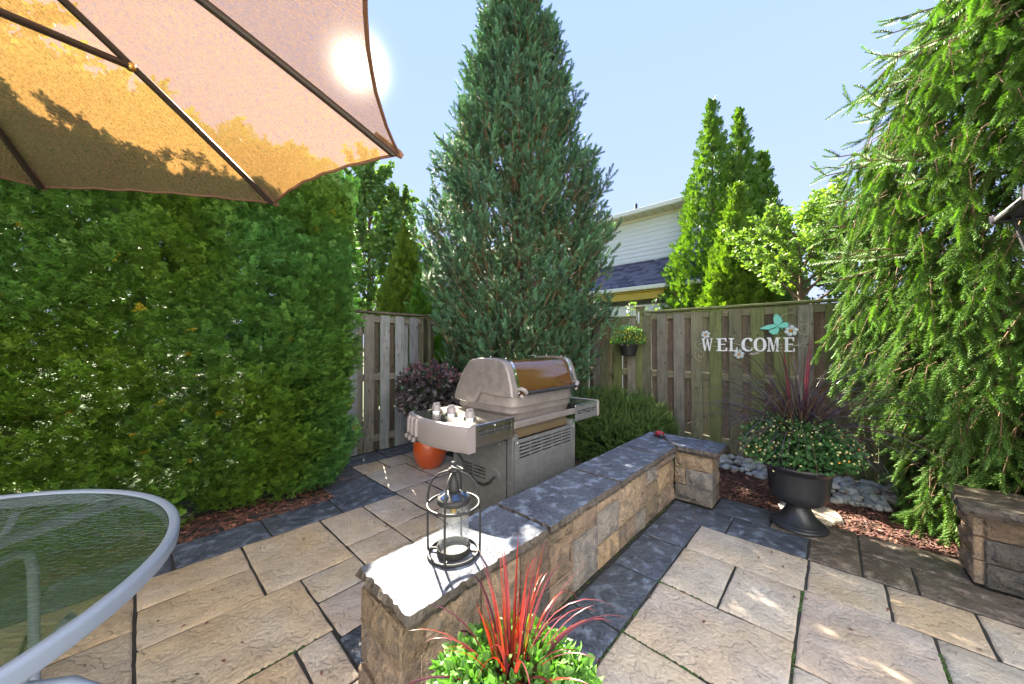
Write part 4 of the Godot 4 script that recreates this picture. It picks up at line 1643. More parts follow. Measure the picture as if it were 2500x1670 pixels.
func make_table() -> void:
	var at := Vector3(-1.71, 0, 0.69)
	var t := thing("patio_table", "round patio table with rippled glass top and blue-grey metal rim", "table", at)
	var r := 0.795
	var rim := MB.new()
	rim.lathe(Vector3.ZERO, [Vector2(r - 0.026, 0.745), Vector2(r - 0.022, 0.752), Vector2(r - 0.008, 0.755), Vector2(r, 0.75), Vector2(r + 0.002, 0.742), Vector2(r, 0.712), Vector2(r - 0.006, 0.705), Vector2(r - 0.03, 0.705), Vector2(r - 0.03, 0.705), Vector2(r - 0.028, 0.737)], 96)
	part("rim", rim, M.table_frame, t)
	# glass sheet with a hole for the pole
	var gl := MB.new()
	var g := []
	var lo := []
	gl.us = 1.0
	for i in 9:
		var rr := lerpf(0.035, r - 0.024, i / 8.0)
		var row := []
		var row2 := []
		for k in 97:
			var a := TAU * k / 96.0
			row.append(Vector3(cos(a) * rr + (0.03 if i == 0 else 0.0), 0.746, sin(a) * rr + (0.09 if i == 0 else 0.0)))
			row2.append(Vector3(row[-1].x, 0.740, row[-1].z))
		g.append(row)
		lo.append(row2)
	gl.grid(g, false, func(i, k): return Vector2(g[i][k].x * 0.733 - g[i][k].z * 0.68, g[i][k].x * 0.68 + g[i][k].z * 0.733))
	gl.grid(lo, true, func(i, k): return Vector2(lo[i][k].x * 0.733 - lo[i][k].z * 0.68, lo[i][k].x * 0.68 + lo[i][k].z * 0.733))
	var edge := [g[8], lo[8]]
	gl.grid(edge, false)
	gl.grid([g[0], lo[0]], true)
	part("glass_top", gl, M.table_glass, t)
	for k in 4:
		var a := deg_to_rad(-57.0 + 90.0 * k)
		var o := Vector3(cos(a), 0, sin(a))
		var lg := MB.new()
		var y := 0.56
		lg.tube([o * 0.10 + Vector3(0, 0.42, 0), o * 0.30 + Vector3(0, y - 0.04, 0), o * 0.55 + Vector3(0, y, 0), o * 0.70 + Vector3(0, y - 0.01, 0), o * 0.745 + Vector3(0, y - 0.04, 0), o * 0.76 + Vector3(0, y - 0.10, 0), o * 0.765 + Vector3(0, 0.3, 0), o * 0.77 + Vector3(0, 0.0, 0)], [0.016], 10)
		var lo2 := part("leg", lg, M.table_frame, t)
		var st := MB.new()
		st.tube([o * 0.60 + Vector3(0, y, 0), o * 0.70 + Vector3(0, 0.708, 0)], [0.011], 8)
		part("strut", st, M.table_frame, lo2)
	for k in 2:
		var a := deg_to_rad(-122.0 + 90.0 * k)
		var o := Vector3(cos(a), 0, sin(a))
		var n := Vector3(-o.z, 0, o.x)
		for sg in [-1.0, 1.0]:
			var cb := MB.new()
			cb.x = Transform3D(Basis(o, Vector3.UP, o.cross(Vector3.UP)), Vector3(0, 0.719 - 0.001 * k, 0))
			cb.box(Vector3(sg * 0.41, 0, 0), Vector3(0.73, 0.024, 0.06), 0.008, 0)
			part("crossbar", cb, M.table_frame, t)

# ---------------------------------------------------------------- gas grill
# a sheet with rows of open slots. Axis 0: sheet across x (runs along z); axis 2: across z (runs along x). rc: a0, a1, y0, y1; slots: first a, first y (top), columns, rows, width, height, step a, step y
func slotted(b: MB, axis: int, at: float, thick: float, rc: Array, sl: Array) -> void:
	var put := func(a0: float, a1: float, y0: float, y1: float):
		if a1 - a0 < 0.0005 or y1 - y0 < 0.0005:
			return
		var c := Vector3(at, (y0 + y1) * 0.5, (a0 + a1) * 0.5) if axis == 0 else Vector3((a0 + a1) * 0.5, (y0 + y1) * 0.5, at)
		var s := Vector3(thick, y1 - y0, a1 - a0) if axis == 0 else Vector3(a1 - a0, y1 - y0, thick)
		b.box(c, s, 0.0006)
	var s0: float = sl[0]
	var s1: float = sl[0] + sl[6] * (sl[2] - 1) + sl[4]
	var top: float = sl[1]
	var bot: float = sl[1] - sl[7] * (sl[3] - 1) - sl[5]
	put.call(rc[0], s0, rc[2], rc[3])
	put.call(s1, rc[1], rc[2], rc[3])
	put.call(s0, s1, top, rc[3])
	put.call(s0, s1, rc[2], bot)
	for r in sl[3] - 1:
		put.call(s0, s1, top - sl[7] * (r + 1), top - sl[7] * r - sl[5])
	for r in sl[3]:
		for c in sl[2] - 1:
			put.call(s0 + sl[6] * c + sl[4], s0 + sl[6] * (c + 1), top - sl[7] * r - sl[5], top - sl[7] * r)

func make_grill() -> void:
	var at := Vector3(-1.91, 0, -2.1)
	var g := thing("gas_grill", "grey gas grill with brown enamelled lid and open side shelves behind the wall", "grill", at)
	var P := func(called, b, m, par = null):
		var o := part(called, b, m, par if par else g)
		if par == null:
			o.position = -at
		return o
	var xf := -1.58
	var xb := -2.24
	var zn := -1.72
	var zf := -2.475
	# cabinet
	var pn := MB.new()
	slotted(pn, 0, xf - 0.003, 0.006, [zf + 0.01, zn - 0.01, 0.095, 0.705], [-2.398, 0.678, 5, 5, 0.114, 0.0095, 0.128, 0.0235])
	var back = P.call("rear_panel", pn, M.grill_panel)
	for zz in [zn - 0.035, zf + 0.03]:
		var sc := MB.new()
		sc.ball(Vector3(xf + 0.002, 0.685, zz), Vector3(0.005, 0.008, 0.008), 8, 6)
		P.call("screw", sc, M.chrome, back)
	var sd := MB.new()
	slotted(sd, 2, zn - 0.009, 0.006, [xb, xf - 0.08, 0.09, 0.69], [-2.14, 0.456, 2, 4, 0.128, 0.009, 0.145, 0.024])
	var side = P.call("side_panel", sd, M.grill_panel)
	for q in [Vector3(-2.06, 0.515, zn - 0.004), Vector3(-1.72, 0.66, zn - 0.004)]:
		var sc := MB.new()
		sc.ball(q, Vector3(0.008, 0.008, 0.005), 8, 6)
		P.call("screw", sc, M.chrome, side)
	var hole := MB.new()
	hole.x = Transform3D(Basis(Vector3.RIGHT, Vector3.BACK, Vector3.DOWN), Vector3(-1.765, 0.43, zn - 0.006))
	hole.lathe(Vector3.ZERO, [Vector2(0.047, 0.0), Vector2(0.047, 0.006), Vector2(0.040, 0.008), Vector2(0.036, 0.004), Vector2(0.034, 0.001), Vector2(0.0, 0.001)], 24)
	P.call("hose_port", hole, M.grill_panel, side)
	var hs := MB.new()
	var hp := [Vector3(-2.10, 0.74, -1.55), Vector3(-2.09, 0.60, -1.60), Vector3(-2.05, 0.50, -1.655), Vector3(-1.99, 0.40, -1.675), Vector3(-1.92, 0.355, -1.685), Vector3(-1.85, 0.35, -1.69), Vector3(-1.80, 0.375, -1.70), Vector3(-1.775, 0.41, -1.715), Vector3(-1.765, 0.43, -1.75)]
	hs.tube(hp, [0.009], 8)
	P.call("gas_hose", hs, M.rubber)
	for zz in [zn - 0.035, zf + 0.03]:
		for xx in [xf - 0.045, xb + 0.03]:
			var b := MB.new()
			b.box(Vector3(xx, 0.40, zz), Vector3(0.06, 0.68, 0.055), 0.006)
			P.call("frame_post", b, M.grill_panel)
			var w := MB.new()
			w.x = Transform3D(Basis(Vector3.FORWARD, PI / 2) * Basis(Vector3.UP, 0.0), Vector3(xx - 0.02, 0.033, zz))
			w.lathe(Vector3.ZERO, [Vector2(0.0, 0.0), Vector2(0.03, 0.0), Vector2(0.033, 0.004), Vector2(0.033, 0.03), Vector2(0.03, 0.034), Vector2(0.0, 0.034)], 16)
			P.call("caster", w, M.rubber)
	var far := MB.new()
	far.box(Vector3((xb + xf - 0.08) * 0.5, 0.39, zf + 0.012), Vector3(xf - 0.08 - xb, 0.60, 0.014), 0.004)
	P.call("side_panel", far, M.grill_panel)
	var door := MB.new()
	door.box(Vector3(xb + 0.004, 0.40, (zn + zf) * 0.5), Vector3(0.014, 0.60, zn - zf - 0.12), 0.004)
	P.call("door", door, M.grill_panel)
	var bot := MB.new()
	bot.box(Vector3((xb + xf) * 0.5, 0.085, (zn + zf) * 0.5), Vector3(0.6, 0.03, 0.66), 0.004)
	P.call("bottom_shelf", bot, M.grill_panel)
	# heat tray band, frame rail
	var tray := MB.new()
	tray.box(Vector3(-1.91, 0.745, -2.09), Vector3(0.56, 0.11, 0.66), 0.01)
	P.call("drip_tray", tray, mat("tray_brown", Color(0.17, 0.125, 0.075), 0.5, 0.3))
	for xx in [xf - 0.012, xb + 0.012]:
		var b := MB.new()
		b.box(Vector3(xx, 0.806, (zn + zf) * 0.5), Vector3(0.03, 0.046, 0.75), 0.006, 2)
		P.call("frame_rail", b, M.grill_cast)
	# cook box: rings that flare, with two ridges
	var cook := MB.new()
	var levels := [[0.80, 0.285, 0.345], [0.832, 0.290, 0.35], [0.868, 0.300, 0.358], [0.874, 0.311, 0.367], [0.884, 0.311, 0.368], [0.914, 0.312, 0.369], [0.920, 0.322, 0.377], [0.93, 0.322, 0.377], [1.0, 0.326, 0.380]]
	var rows := []
	for q in levels:
		var row := []
		for k in 41:
			var a := TAU * k / 40.0
			var c := cos(a)
			var s := sin(a)
			# a rounded rectangle
			var m := pow(pow(absf(c), 10.0) + pow(absf(s), 10.0), -0.1)
			row.append(Vector3(-1.905 + c * m * q[1], q[0], -2.098 + s * m * q[2]))
		rows.append(row)
	cook.grid(rows, true)
	P.call("cook_box", cook, M.grill_cast)
	# lid
	var prof := PackedVector2Array([Vector2(-1.572, 1.0), Vector2(-1.58, 1.06), Vector2(-1.605, 1.15), Vector2(-1.628, 1.205), Vector2(-1.655, 1.236), Vector2(-1.70, 1.252), Vector2(-1.80, 1.259), Vector2(-1.90, 1.257), Vector2(-1.975, 1.247), Vector2(-2.02, 1.228), Vector2(-2.06, 1.19), Vector2(-2.11, 1.12), Vector2(-2.16, 1.03), Vector2(-2.195, 0.955), Vector2(-2.19, 0.935), Vector2(-2.12, 0.925), Vector2(-1.985, 0.918), Vector2(-1.955, 0.925), Vector2(-1.935, 0.945), Vector2(-1.915, 0.985), Vector2(-1.895, 1.005), Vector2(-1.86, 1.004), Vector2(-1.78, 0.996), Vector2(-1.68, 0.992)])
	for q in [[-1.705, -1.765], [-2.435, -2.495]]:
		var e := MB.new()
		e.prism(prof, q[1], q[0])
		# a soft rounded outer face
		var zo: float = q[0] if q[0] > -2.0 else q[1]
		var sg := 1.0 if q[0] > -2.0 else -1.0
		var steps := [[0.0, 0.0], [0.006, 0.008], [0.016, 0.013], [0.10, 0.016]]
		var rr := []
		for st in steps:
			var row := []
			for k in prof.size() + 1:
				var a := prof[k % prof.size()]
				var w := a + (Vector2(-1.86, 1.10) - a).normalized() * minf(st[0], 0.08)
				row.append(Vector3(w.x, w.y, zo + sg * st[1]))
			rr.append(row)
		e.grid(rr, sg > 0)
		var inner := PackedVector2Array()
		for k in prof.size():
			inner.append(Vector2(rr[3][k].x, rr[3][k].y))
		e.prism(inner, zo, zo + sg * 0.016) if sg > 0 else e.prism(inner, zo - 0.016, zo)
		P.call("lid_end", e, M.grill_cast)
	var lid := MB.new()
	var trim := MB.new()
	var top := []
	for k in 14:
		var a := prof[k]
		var ctr := Vector2(-1.88, 1.0)
		top.append(a + (ctr - a).normalized() * 0.012)
	var smooth_top := []
	for k in top.size() - 1:
		for w in 4:
			smooth_top.append(Vector2(top[k]).cubic_interpolate(top[k + 1], top[maxi(k - 1, 0)], top[mini(k + 2, top.size() - 1)], w / 4.0))
	smooth_top.append(top[-1])
	var lg := []
	for q: Vector2 in smooth_top:
		lg.append([Vector3(q.x, q.y, -1.765), Vector3(q.x, q.y, -2.1), Vector3(q.x, q.y, -2.435)])
	lid.grid(lg, true)
	var lo = P.call("lid", lid, M.lid_enamel)
	for q in [[-1.752, -1.775], [-2.425, -2.448]]:
		var tg := []
		for k in smooth_top.size() - 14:
			var a: Vector2 = smooth_top[k]
			var ctr := Vector2(-1.88, 1.0)
			var b := a - (ctr - a).normalized() * 0.015
			tg.append([Vector3(b.x, b.y, q[0]), Vector3(b.x, b.y, q[1])])
		var tm := MB.new()
		tm.grid(tg, true)
		P.call("lid_trim", tm, M.chrome, lo)
		for k in 6:
			var a: Vector2 = smooth_top[2 + k * 6]
			var rv := MB.new()
			rv.ball(Vector3(a.x, a.y, (q[0] + q[1]) * 0.5) + Vector3(a.x + 1.88, a.y - 1.0, 0).normalized() * 0.017, Vector3(0.006, 0.006, 0.006), 8, 5)
			P.call("rivet", rv, M.chrome, lo)
	# handle
	var hd := MB.new()
	hd.tube([Vector3(-1.535, 1.022, -1.79), Vector3(-1.53, 1.022, -2.1), Vector3(-1.535, 1.022, -2.42)], [0.013], 10)
	var ho = P.call("handle", hd, M.black_plastic)
	for zz in [-1.755, -2.445]:
		var br := MB.new()
		var sg := 1.0 if zz > -2.0 else -1.0
		br.tube([Vector3(-1.585, 1.045, zz), Vector3(-1.55, 1.055, zz - sg * 0.005), Vector3(-1.53, 1.045, zz - sg * 0.018), Vector3(-1.533, 1.024, zz - sg * 0.04)], [0.013, 0.014, 0.015, 0.014], 10)
		P.call("handle_bracket", br, M.grill_bezel, ho)
		var kn := MB.new()
		kn.ball(Vector3(-1.55, 1.0, zz - sg * 0.01), Vector3(0.014, 0.018, 0.014), 10, 8)
		P.call("bracket_foot", kn, M.grill_bezel, ho)
	# control shelf
	var cs := MB.new()
	cs.box(Vector3(-1.91, 0.862, -1.545), Vector3(0.658, 0.012, 0.365), 0.003)
	var shelf = P.call("control_shelf", cs, M.stainless)
	var apron := MB.new()
	slotted(apron, 0, xf - 0.004, 0.005, [-1.7275, -1.3625, 0.7325, 0.8555], [-1.70, 0.828, 4, 2, 0.066, 0.0105, 0.078, 0.021])
	var ap = P.call("shelf_apron", apron, M.stainless, shelf)
	var scr := MB.new()
	scr.ball(Vector3(xf + 0.001, 0.843, -1.545), Vector3(0.004, 0.007, 0.007), 8, 6)
	P.call("screw", scr, M.chrome, ap)
	var under := MB.new()
	under.box(Vector3(-1.92, 0.80, -1.55), Vector3(0.6, 0.10, 0.33), 0.01)
	P.call("burner_box", under, M.grill_panel, shelf)
	# curved bezel
	var bz := MB.new()
	var bg := []
	var cross := [Vector2(0.0, 0.868), Vector2(0.018, 0.872), Vector2(0.034, 0.862), Vector2(0.042, 0.84), Vector2(0.045, 0.80), Vector2(0.043, 0.74), Vector2(0.038, 0.712), Vector2(0.028, 0.708)]
	for k in 25:
		var s := k / 24.0
		var x := lerpf(-1.578, -2.262, s)
		var bulge := 0.075 * pow(sin(PI * clampf(s * 0.95 + 0.04, 0, 1)), 0.8) - (0.03 if k == 24 else 0.0)
		var row := []
		for q: Vector2 in cross:
			row.append(Vector3(x, q.y, -1.372 + bulge + q.x))
		bg.append(row)
	bz.grid(bg, true)
	# end caps
	for k in [0, 24]:
		var row: Array = bg[k]
		for w in row.size() - 1:
			bz.quad(row[w], row[w + 1], Vector3(row[w + 1].x, row[w + 1].y, -1.38), Vector3(row[w].x, row[w].y, -1.38))
	var bo = P.call("bezel", bz, M.grill_bezel, shelf)
	var lip := MB.new()
	var lr := []
	for row in bg:
		lr.append([Vector3(row[0].x, 0.8675, -1.366), Vector3(row[0].x, 0.8675, row[0].z + 0.006)])
	lip.grid(lr, true)
	P.call("shelf_lip", lip, M.stainless, shelf)
	for s: float in [0.66, 0.76, 0.86]:
		var x := lerpf(-1.578, -2.262, s)
		var bulge := 0.075 * pow(sin(PI * clampf(s * 0.95 + 0.04, 0, 1)), 0.8)
		var f := MB.new()
		f.tube([Vector3(x, 0.862, -1.335 + bulge), Vector3(x, 0.845, -1.326 + bulge), Vector3(x, 0.75, -1.323 + bulge)], [0.010, 0.014, 0.014], 12)
		P.call("flute", f, M.grill_bezel, bo)
		var hk := MB.new()
		hk.box(Vector3(x, 0.728, -1.305 + bulge), Vector3(0.022, 0.03, 0.024), 0.006)
		P.call("tool_hook", hk, M.grill_bezel, bo)
	for q in [Vector3(-2.115, 0.868, -1.475), Vector3(-1.945, 0.868, -1.478), Vector3(-1.745, 0.868, -1.475)]:
		var ring := MB.new()
		ring.lathe(q, [Vector2(0.0, 0.004), Vector2(0.042, 0.0), Vector2(0.042, 0.0), Vector2(0.043, 0.010), Vector2(0.038, 0.014), Vector2(0.038, 0.014), Vector2(0.0, 0.014)], 24)
		var ko = P.call("knob_ring", ring, M.chrome, shelf)
		var kb := MB.new()
		kb.lathe(q + Vector3(0, 0.014, 0), [Vector2(0.032, 0.0), Vector2(0.031, 0.03), Vector2(0.027, 0.038), Vector2(0.016, 0.041), Vector2(0.0, 0.042)], 24, func(t, i): return 1.0 if i < 2 else (1.0 - 0.12 * absf(cos(t))))
		P.call("knob", kb, M.grill_bezel, ko)
		var tab := MB.new()
		tab.box(q + Vector3(0, 0.054, 0), Vector3(0.016, 0.028, 0.056), 0.006)
		P.call("knob_grip", tab, M.grill_bezel, ko)
	# far shelf
	var fs := MB.new()
	fs.box(Vector3(-1.91, 0.842, -2.655), Vector3(0.658, 0.012, 0.36), 0.003)
	var fo = P.call("side_shelf", fs, M.stainless)
	for xx in [xf - 0.004, xb + 0.004]:
		var b := MB.new()
		slotted(b, 0, xx, 0.006, [-2.835, -2.475, 0.716, 0.836], [-2.80, 0.80, 4, 2, 0.062, 0.0095, 0.075, 0.02])
		P.call("shelf_apron", b, M.grill_panel, fo)
	var ec := MB.new()
	ec.box(Vector3(-1.91, 0.78, -2.85), Vector3(0.675, 0.145, 0.03), 0.01)
	P.call("end_cap", ec, M.grill_bezel, fo)

# ---------------------------------------------------------------- lantern on the wall
func circle_pts(c: Vector3, r: float, n := 28) -> Array:
	var out := []
	for k in n:
		var a := TAU * k / n
		out.append(c + Vector3(cos(a) * r, 0, sin(a) * r))
	return out

func make_lantern() -> void:
	var l := thing("solar_lantern", "black wire lantern with a seeded glass cylinder standing on the slate cap", "lantern", Vector3(-1.18, 0.48, -0.91), deg_to_rad(-10.0))
	var base := MB.new()
	base.tube(circle_pts(Vector3(0, 0.007, 0), 0.104), [0.0065], 8, true)
	part("base_ring", base, M.black_metal, l)
	var inner := MB.new()
	inner.lathe(Vector3(0, 0.0, 0), [Vector2(0.07, 0.004), Vector2(0.07, 0.03), Vector2(0.066, 0.03), Vector2(0.066, 0.008), Vector2(0.0, 0.008)], 28)
	part("glass_holder", inner, M.rubber, l)
	var mid := MB.new()
	mid.tube(circle_pts(Vector3(0, 0.205, 0), 0.108), [0.006], 8, true)
	part("middle_ring", mid, M.black_metal, l)
	for k in 4:
		var a := PI / 4 + k * PI / 2
		var o := Vector3(cos(a), 0, sin(a))
		var rod := MB.new()
		rod.tube([o * 0.112 + Vector3(0, 0.004, 0), o * 0.114 + Vector3(0, 0.10, 0), o * 0.114 + Vector3(0, 0.225, 0), o * 0.108 + Vector3(0, 0.265, 0), o * 0.092 + Vector3(0, 0.30, 0), o * 0.065 + Vector3(0, 0.325, 0), o * 0.03 + Vector3(0, 0.338, 0), o * 0.005 + Vector3(0, 0.342, 0)], [0.0048], 8)
		part("wire_arch", rod, M.black_metal, l)
		var sp := MB.new()
		sp.tube([o * 0.066 + Vector3(0, 0.012, 0), o * 0.104 + Vector3(0, 0.010, 0)], [0.005], 6)
		part("spoke", sp, M.black_metal, l)
	var gl := MB.new()
	gl.us = 1.0
	gl.lathe(Vector3.ZERO, [Vector2(0.063, 0.010), Vector2(0.063, 0.215)], 40)
	part("glass_cylinder", gl, M.lantern_glass, l)
	var hood := MB.new()
	hood.lathe(Vector3.ZERO, [Vector2(0.0, 0.212), Vector2(0.068, 0.212), Vector2(0.068, 0.212), Vector2(0.070, 0.216), Vector2(0.069, 0.228), Vector2(0.064, 0.235), Vector2(0.03, 0.256), Vector2(0.022, 0.258), Vector2(0.022, 0.258), Vector2(0.025, 0.270), Vector2(0.021, 0.272), Vector2(0.023, 0.284), Vector2(0.019, 0.287), Vector2(0.020, 0.297), Vector2(0.012, 0.306), Vector2(0.010, 0.335), Vector2(0.022, 0.338), Vector2(0.023, 0.350), Vector2(0.010, 0.353), Vector2(0.009, 0.372), Vector2(0.010, 0.378), Vector2(0.0, 0.381)], 28)
	part("hood", hood, M.black_metal, l)
	for k in 6:
		var a := k * TAU / 6.0 + 0.3
		var o := Vector3(cos(a), 0, sin(a))
		var n := Vector3(-o.z, 0, o.x)
		var c := MB.new()
		var p0 := o * 0.036 + Vector3(0, 0.2535, 0)
		var p1 := o * 0.060 + Vector3(0, 0.2395, 0)
		c.quad(p0 - n * 0.011, p0 + n * 0.011, p1 + n * 0.018, p1 - n * 0.018)
		part("solar_cell", c, M.solar_cell, l)
	var hook := MB.new()
	var hp := []
	for k in 14:
		var a := TAU * k / 14.0
		hp.append(Vector3(0.032 + cos(a) * 0.028, 0.362 + 0.006 * sin(a), sin(a) * 0.02))
	hook.tube(hp, [0.0042], 6, true)
	part("carry_ring", hook, M.black_metal, l)
	var bulb := MB.new()
	bulb.lathe(Vector3(0, 0.10, 0), [Vector2(0.0, 0.0), Vector2(0.014, 0.004), Vector2(0.024, 0.018), Vector2(0.024, 0.032), Vector2(0.014, 0.055), Vector2(0.011, 0.07)], 20)
	part("bulb", bulb, M.lantern_glass, l)
	var sock := MB.new()
	sock.tube([Vector3(0, 0.168, 0), Vector3(0, 0.214, 0)], [0.012], 12)
	part("socket", sock, M.brass, l)

# ---------------------------------------------------------------- pots and plants
# an arching strap leaf; returns a ribbon
func blade(o: Vector3, dir: Vector3, len: float, w: float, up: float, droop: float, sd: float) -> MB:
	var b := MB.new()
	var p := o
	var v := (dir * (1.0 - up) + Vector3.UP * up).normalized()
	var side := dir.cross(Vector3.UP).normalized()
	var n := 11
	var rows := []
	for i in n:
		var t := float(i) / (n - 1)
		var ww := w * (0.6 + 0.6 * t if t < 0.35 else 0.81 * (1.0 - pow((t - 0.35) / 0.65, 1.6)) + 0.02)
		var tw := side.rotated(v, sin(sd + t * 2.0) * 0.7)
		var nn := tw.cross(v).normalized()
		rows.append([p - tw * ww + nn * ww * 0.35, p, p + tw * ww + nn * ww * 0.35])
		p += v * len / (n - 1)
		v = (v + Vector3.DOWN * droop * (0.25 + t) / n * 3.0).normalized()
	b.grid(rows, false)
	return b

func mum(label: String, at: Vector3, rx: float, ry: float, leaves: int, buds: int, budc: Array, leafc: Color, group := "", leafs := 1.0) -> Node3D:
	var t := thing("chrysanthemum", label, "plant", at, 0.0, group)
	var lm := leaf_mesh(0.034 * leafs, 0.013 * leafs, 0.3, 0.3)
	var xs := []
	var cs := []
	var st := MB.new()
	for i in 26:
		var a := R(0, TAU)
		var rr := R(0.2, 0.8)
		st.tube([Vector3(0, -0.05, 0), Vector3(cos(a) * rx * rr * 0.6, ry * 0.4, sin(a) * rx * rr * 0.6), Vector3(cos(a) * rx * rr, ry * 0.8, sin(a) * rx * rr)], [0.003, 0.0025, 0.0015], 4)
	part("stems", st, M.mum_leaf, t)
	var nz := noise(int(absf(at.x) * 1000) + 9, 3.0, 2)
	for i in leaves:
		var d := Vector3(R(-1, 1), R(-0.25, 1), R(-1, 1)).normalized()
		var s := pow(R(0, 1), 0.3) * (1.0 + 0.15 * nz.get_noise_3dv(d * 2.0))
		var o := Vector3(d.x * rx, maxf(d.y, -0.2) * ry, d.z * rx) * s
		var dd := (d + Vector3(R(-0.9, 0.9), R(-0.4, 0.7), R(-0.9, 0.9))).normalized()
		xs.append(Transform3D(aim(dd, R(0, TAU), R(0.7, 1.3)), o))
		cs.append(tone(leafc, 0.25, 0.3))
	many("leaves", lm, M.mum_leaf, xs, cs, t)
	if buds > 0:
		var bm := MB.new()
		bm.ball(Vector3.ZERO, Vector3(0.008, 0.006, 0.008), 6, 4)
		xs = []
		cs = []
		for i in buds:
			var d := Vector3(R(-1, 1), R(-0.1, 1), R(-1, 1)).normalized()
			var s := R(0.97, 1.06) * (1.0 + 0.15 * nz.get_noise_3dv(d * 2.0))
			xs.append(Transform3D(aim(d, 0, R(0.5, 1.15)), Vector3(d.x * rx, d.y * ry, d.z * rx) * s))
			cs.append(budc[0] if R(0, 1) > budc[2] else budc[1])
		many("buds", bm.mesh(), M.flower, xs, cs, t)
	return t

func make_urn() -> void:
	var at := Vector3(-0.21, 0.0, -3.38)
	var u := thing("garden_urn", "black footed garden urn with a fluted bowl at the edge of the mulch", "urn", at)
	var foot := MB.new()
	foot.lathe(Vector3.ZERO, [Vector2(0.0, 0.003), Vector2(0.172, 0.003), Vector2(0.172, 0.003), Vector2(0.178, 0.012), Vector2(0.172, 0.024), Vector2(0.160, 0.028), Vector2(0.158, 0.034), Vector2(0.150, 0.040), Vector2(0.142, 0.044)], 48)
	part("plinth", foot, M.urn_plastic, u)
	var stem := MB.new()
	stem.lathe(Vector3.ZERO, [Vector2(0.144, 0.043), Vector2(0.118, 0.064), Vector2(0.092, 0.095), Vector2(0.074, 0.13), Vector2(0.068, 0.155), Vector2(0.072, 0.165), Vector2(0.09, 0.17)], 96, func(t, i): return 1.0 + (0.035 * absf(sin(t * 12.0)) if i < 5 else 0.0))
	part("foot", stem, M.urn_plastic, u)
	var bowl := MB.new()
	bowl.lathe(Vector3.ZERO, [Vector2(0.05, 0.166), Vector2(0.10, 0.172), Vector2(0.145, 0.192), Vector2(0.168, 0.222), Vector2(0.176, 0.26), Vector2(0.184, 0.34), Vector2(0.193, 0.405), Vector2(0.200, 0.418), Vector2(0.200, 0.418), Vector2(0.222, 0.436), Vector2(0.238, 0.452)], 96, func(t, i): return 1.0 + (0.014 * sin(t * 22.0) if i > 0 and i < 6 else 0.0))
	part("bowl", bowl, M.urn_plastic, u)
	var rim := MB.new()
	rim.lathe(Vector3.ZERO, [Vector2(0.236, 0.452), Vector2(0.250, 0.455), Vector2(0.256, 0.464), Vector2(0.254, 0.478), Vector2(0.244, 0.482), Vector2(0.228, 0.478), Vector2(0.225, 0.46)], 120, func(t, i): return 1.0 + (0.008 * signf(sin(t * 30.0)) if i == 2 or i == 3 else 0.0))
	part("rim", rim, M.urn_plastic, u)
	var so := MB.new()
	so.lathe(Vector3.ZERO, [Vector2(0.228, 0.458), Vector2(0.12, 0.468), Vector2(0.0, 0.47)], 24)
	part("soil", so, M.soil_mix, u)
	mum("mound of budding mums filling the black footed urn", at + Vector3(0.0, 0.56, 0), 0.35, 0.26, 5600, 330, [Color(0.66, 0.62, 0.28), Color(0.85, 0.35, 0.05), 0.08], Color(0.6, 0.8, 0.75), "", 0.85)
	var g := thing("fountain_grass", "tall purple fountain grass arching out of the urn of mums", "grass", at + Vector3(0, 0.58, 0))
	var all := MB.new()
	for i in 360:
		var a := R(0, TAU)
		var dir := Vector3(cos(a), 0, sin(a))
		var b := blade(Vector3(R(-0.04, 0.04), 0, R(-0.04, 0.04)), dir, R(0.55, 1.1), R(0.0026, 0.0058), R(0.4, 0.85), R(0.8, 1.6), R(0, 6))
		var k := all.v.size()
		var t := R(0.35, 1.0)
		var col := Color(0.8 * t, 0.85 * t, 1.4 * t)
		if R(0, 1) < 0.35:
			col = Color(1.3 * t, 1.3 * t, 0.7 * t)
		if R(0, 1) < 0.10:
			col = Color(3.2, 1.3, 1.6)
		b.c.fill(col)
		all.v.append_array(b.v); all.n.append_array(b.n); all.uv.append_array(b.uv); all.c.append_array(b.c)
		for q in b.ix:
			all.ix.append(q + k)
	part("blades", all, M.grass_bronze, g).set_meta("kind", "stuff")
	for q in [[-0.733, 0.84, 0.68], [0.3, 0.86, -0.28], [0.733, 0.88, -0.68]]:
		var b := blade(Vector3(q[0], 0.3, q[2]) * 0.03, Vector3(q[0], 0, q[2]).normalized(), q[1], 0.011, 0.91, 0.03, 1.0)
		b.c.fill(Color(2.0, 0.8, 1.0))
		part("blade", b, M.grass_blade, g)

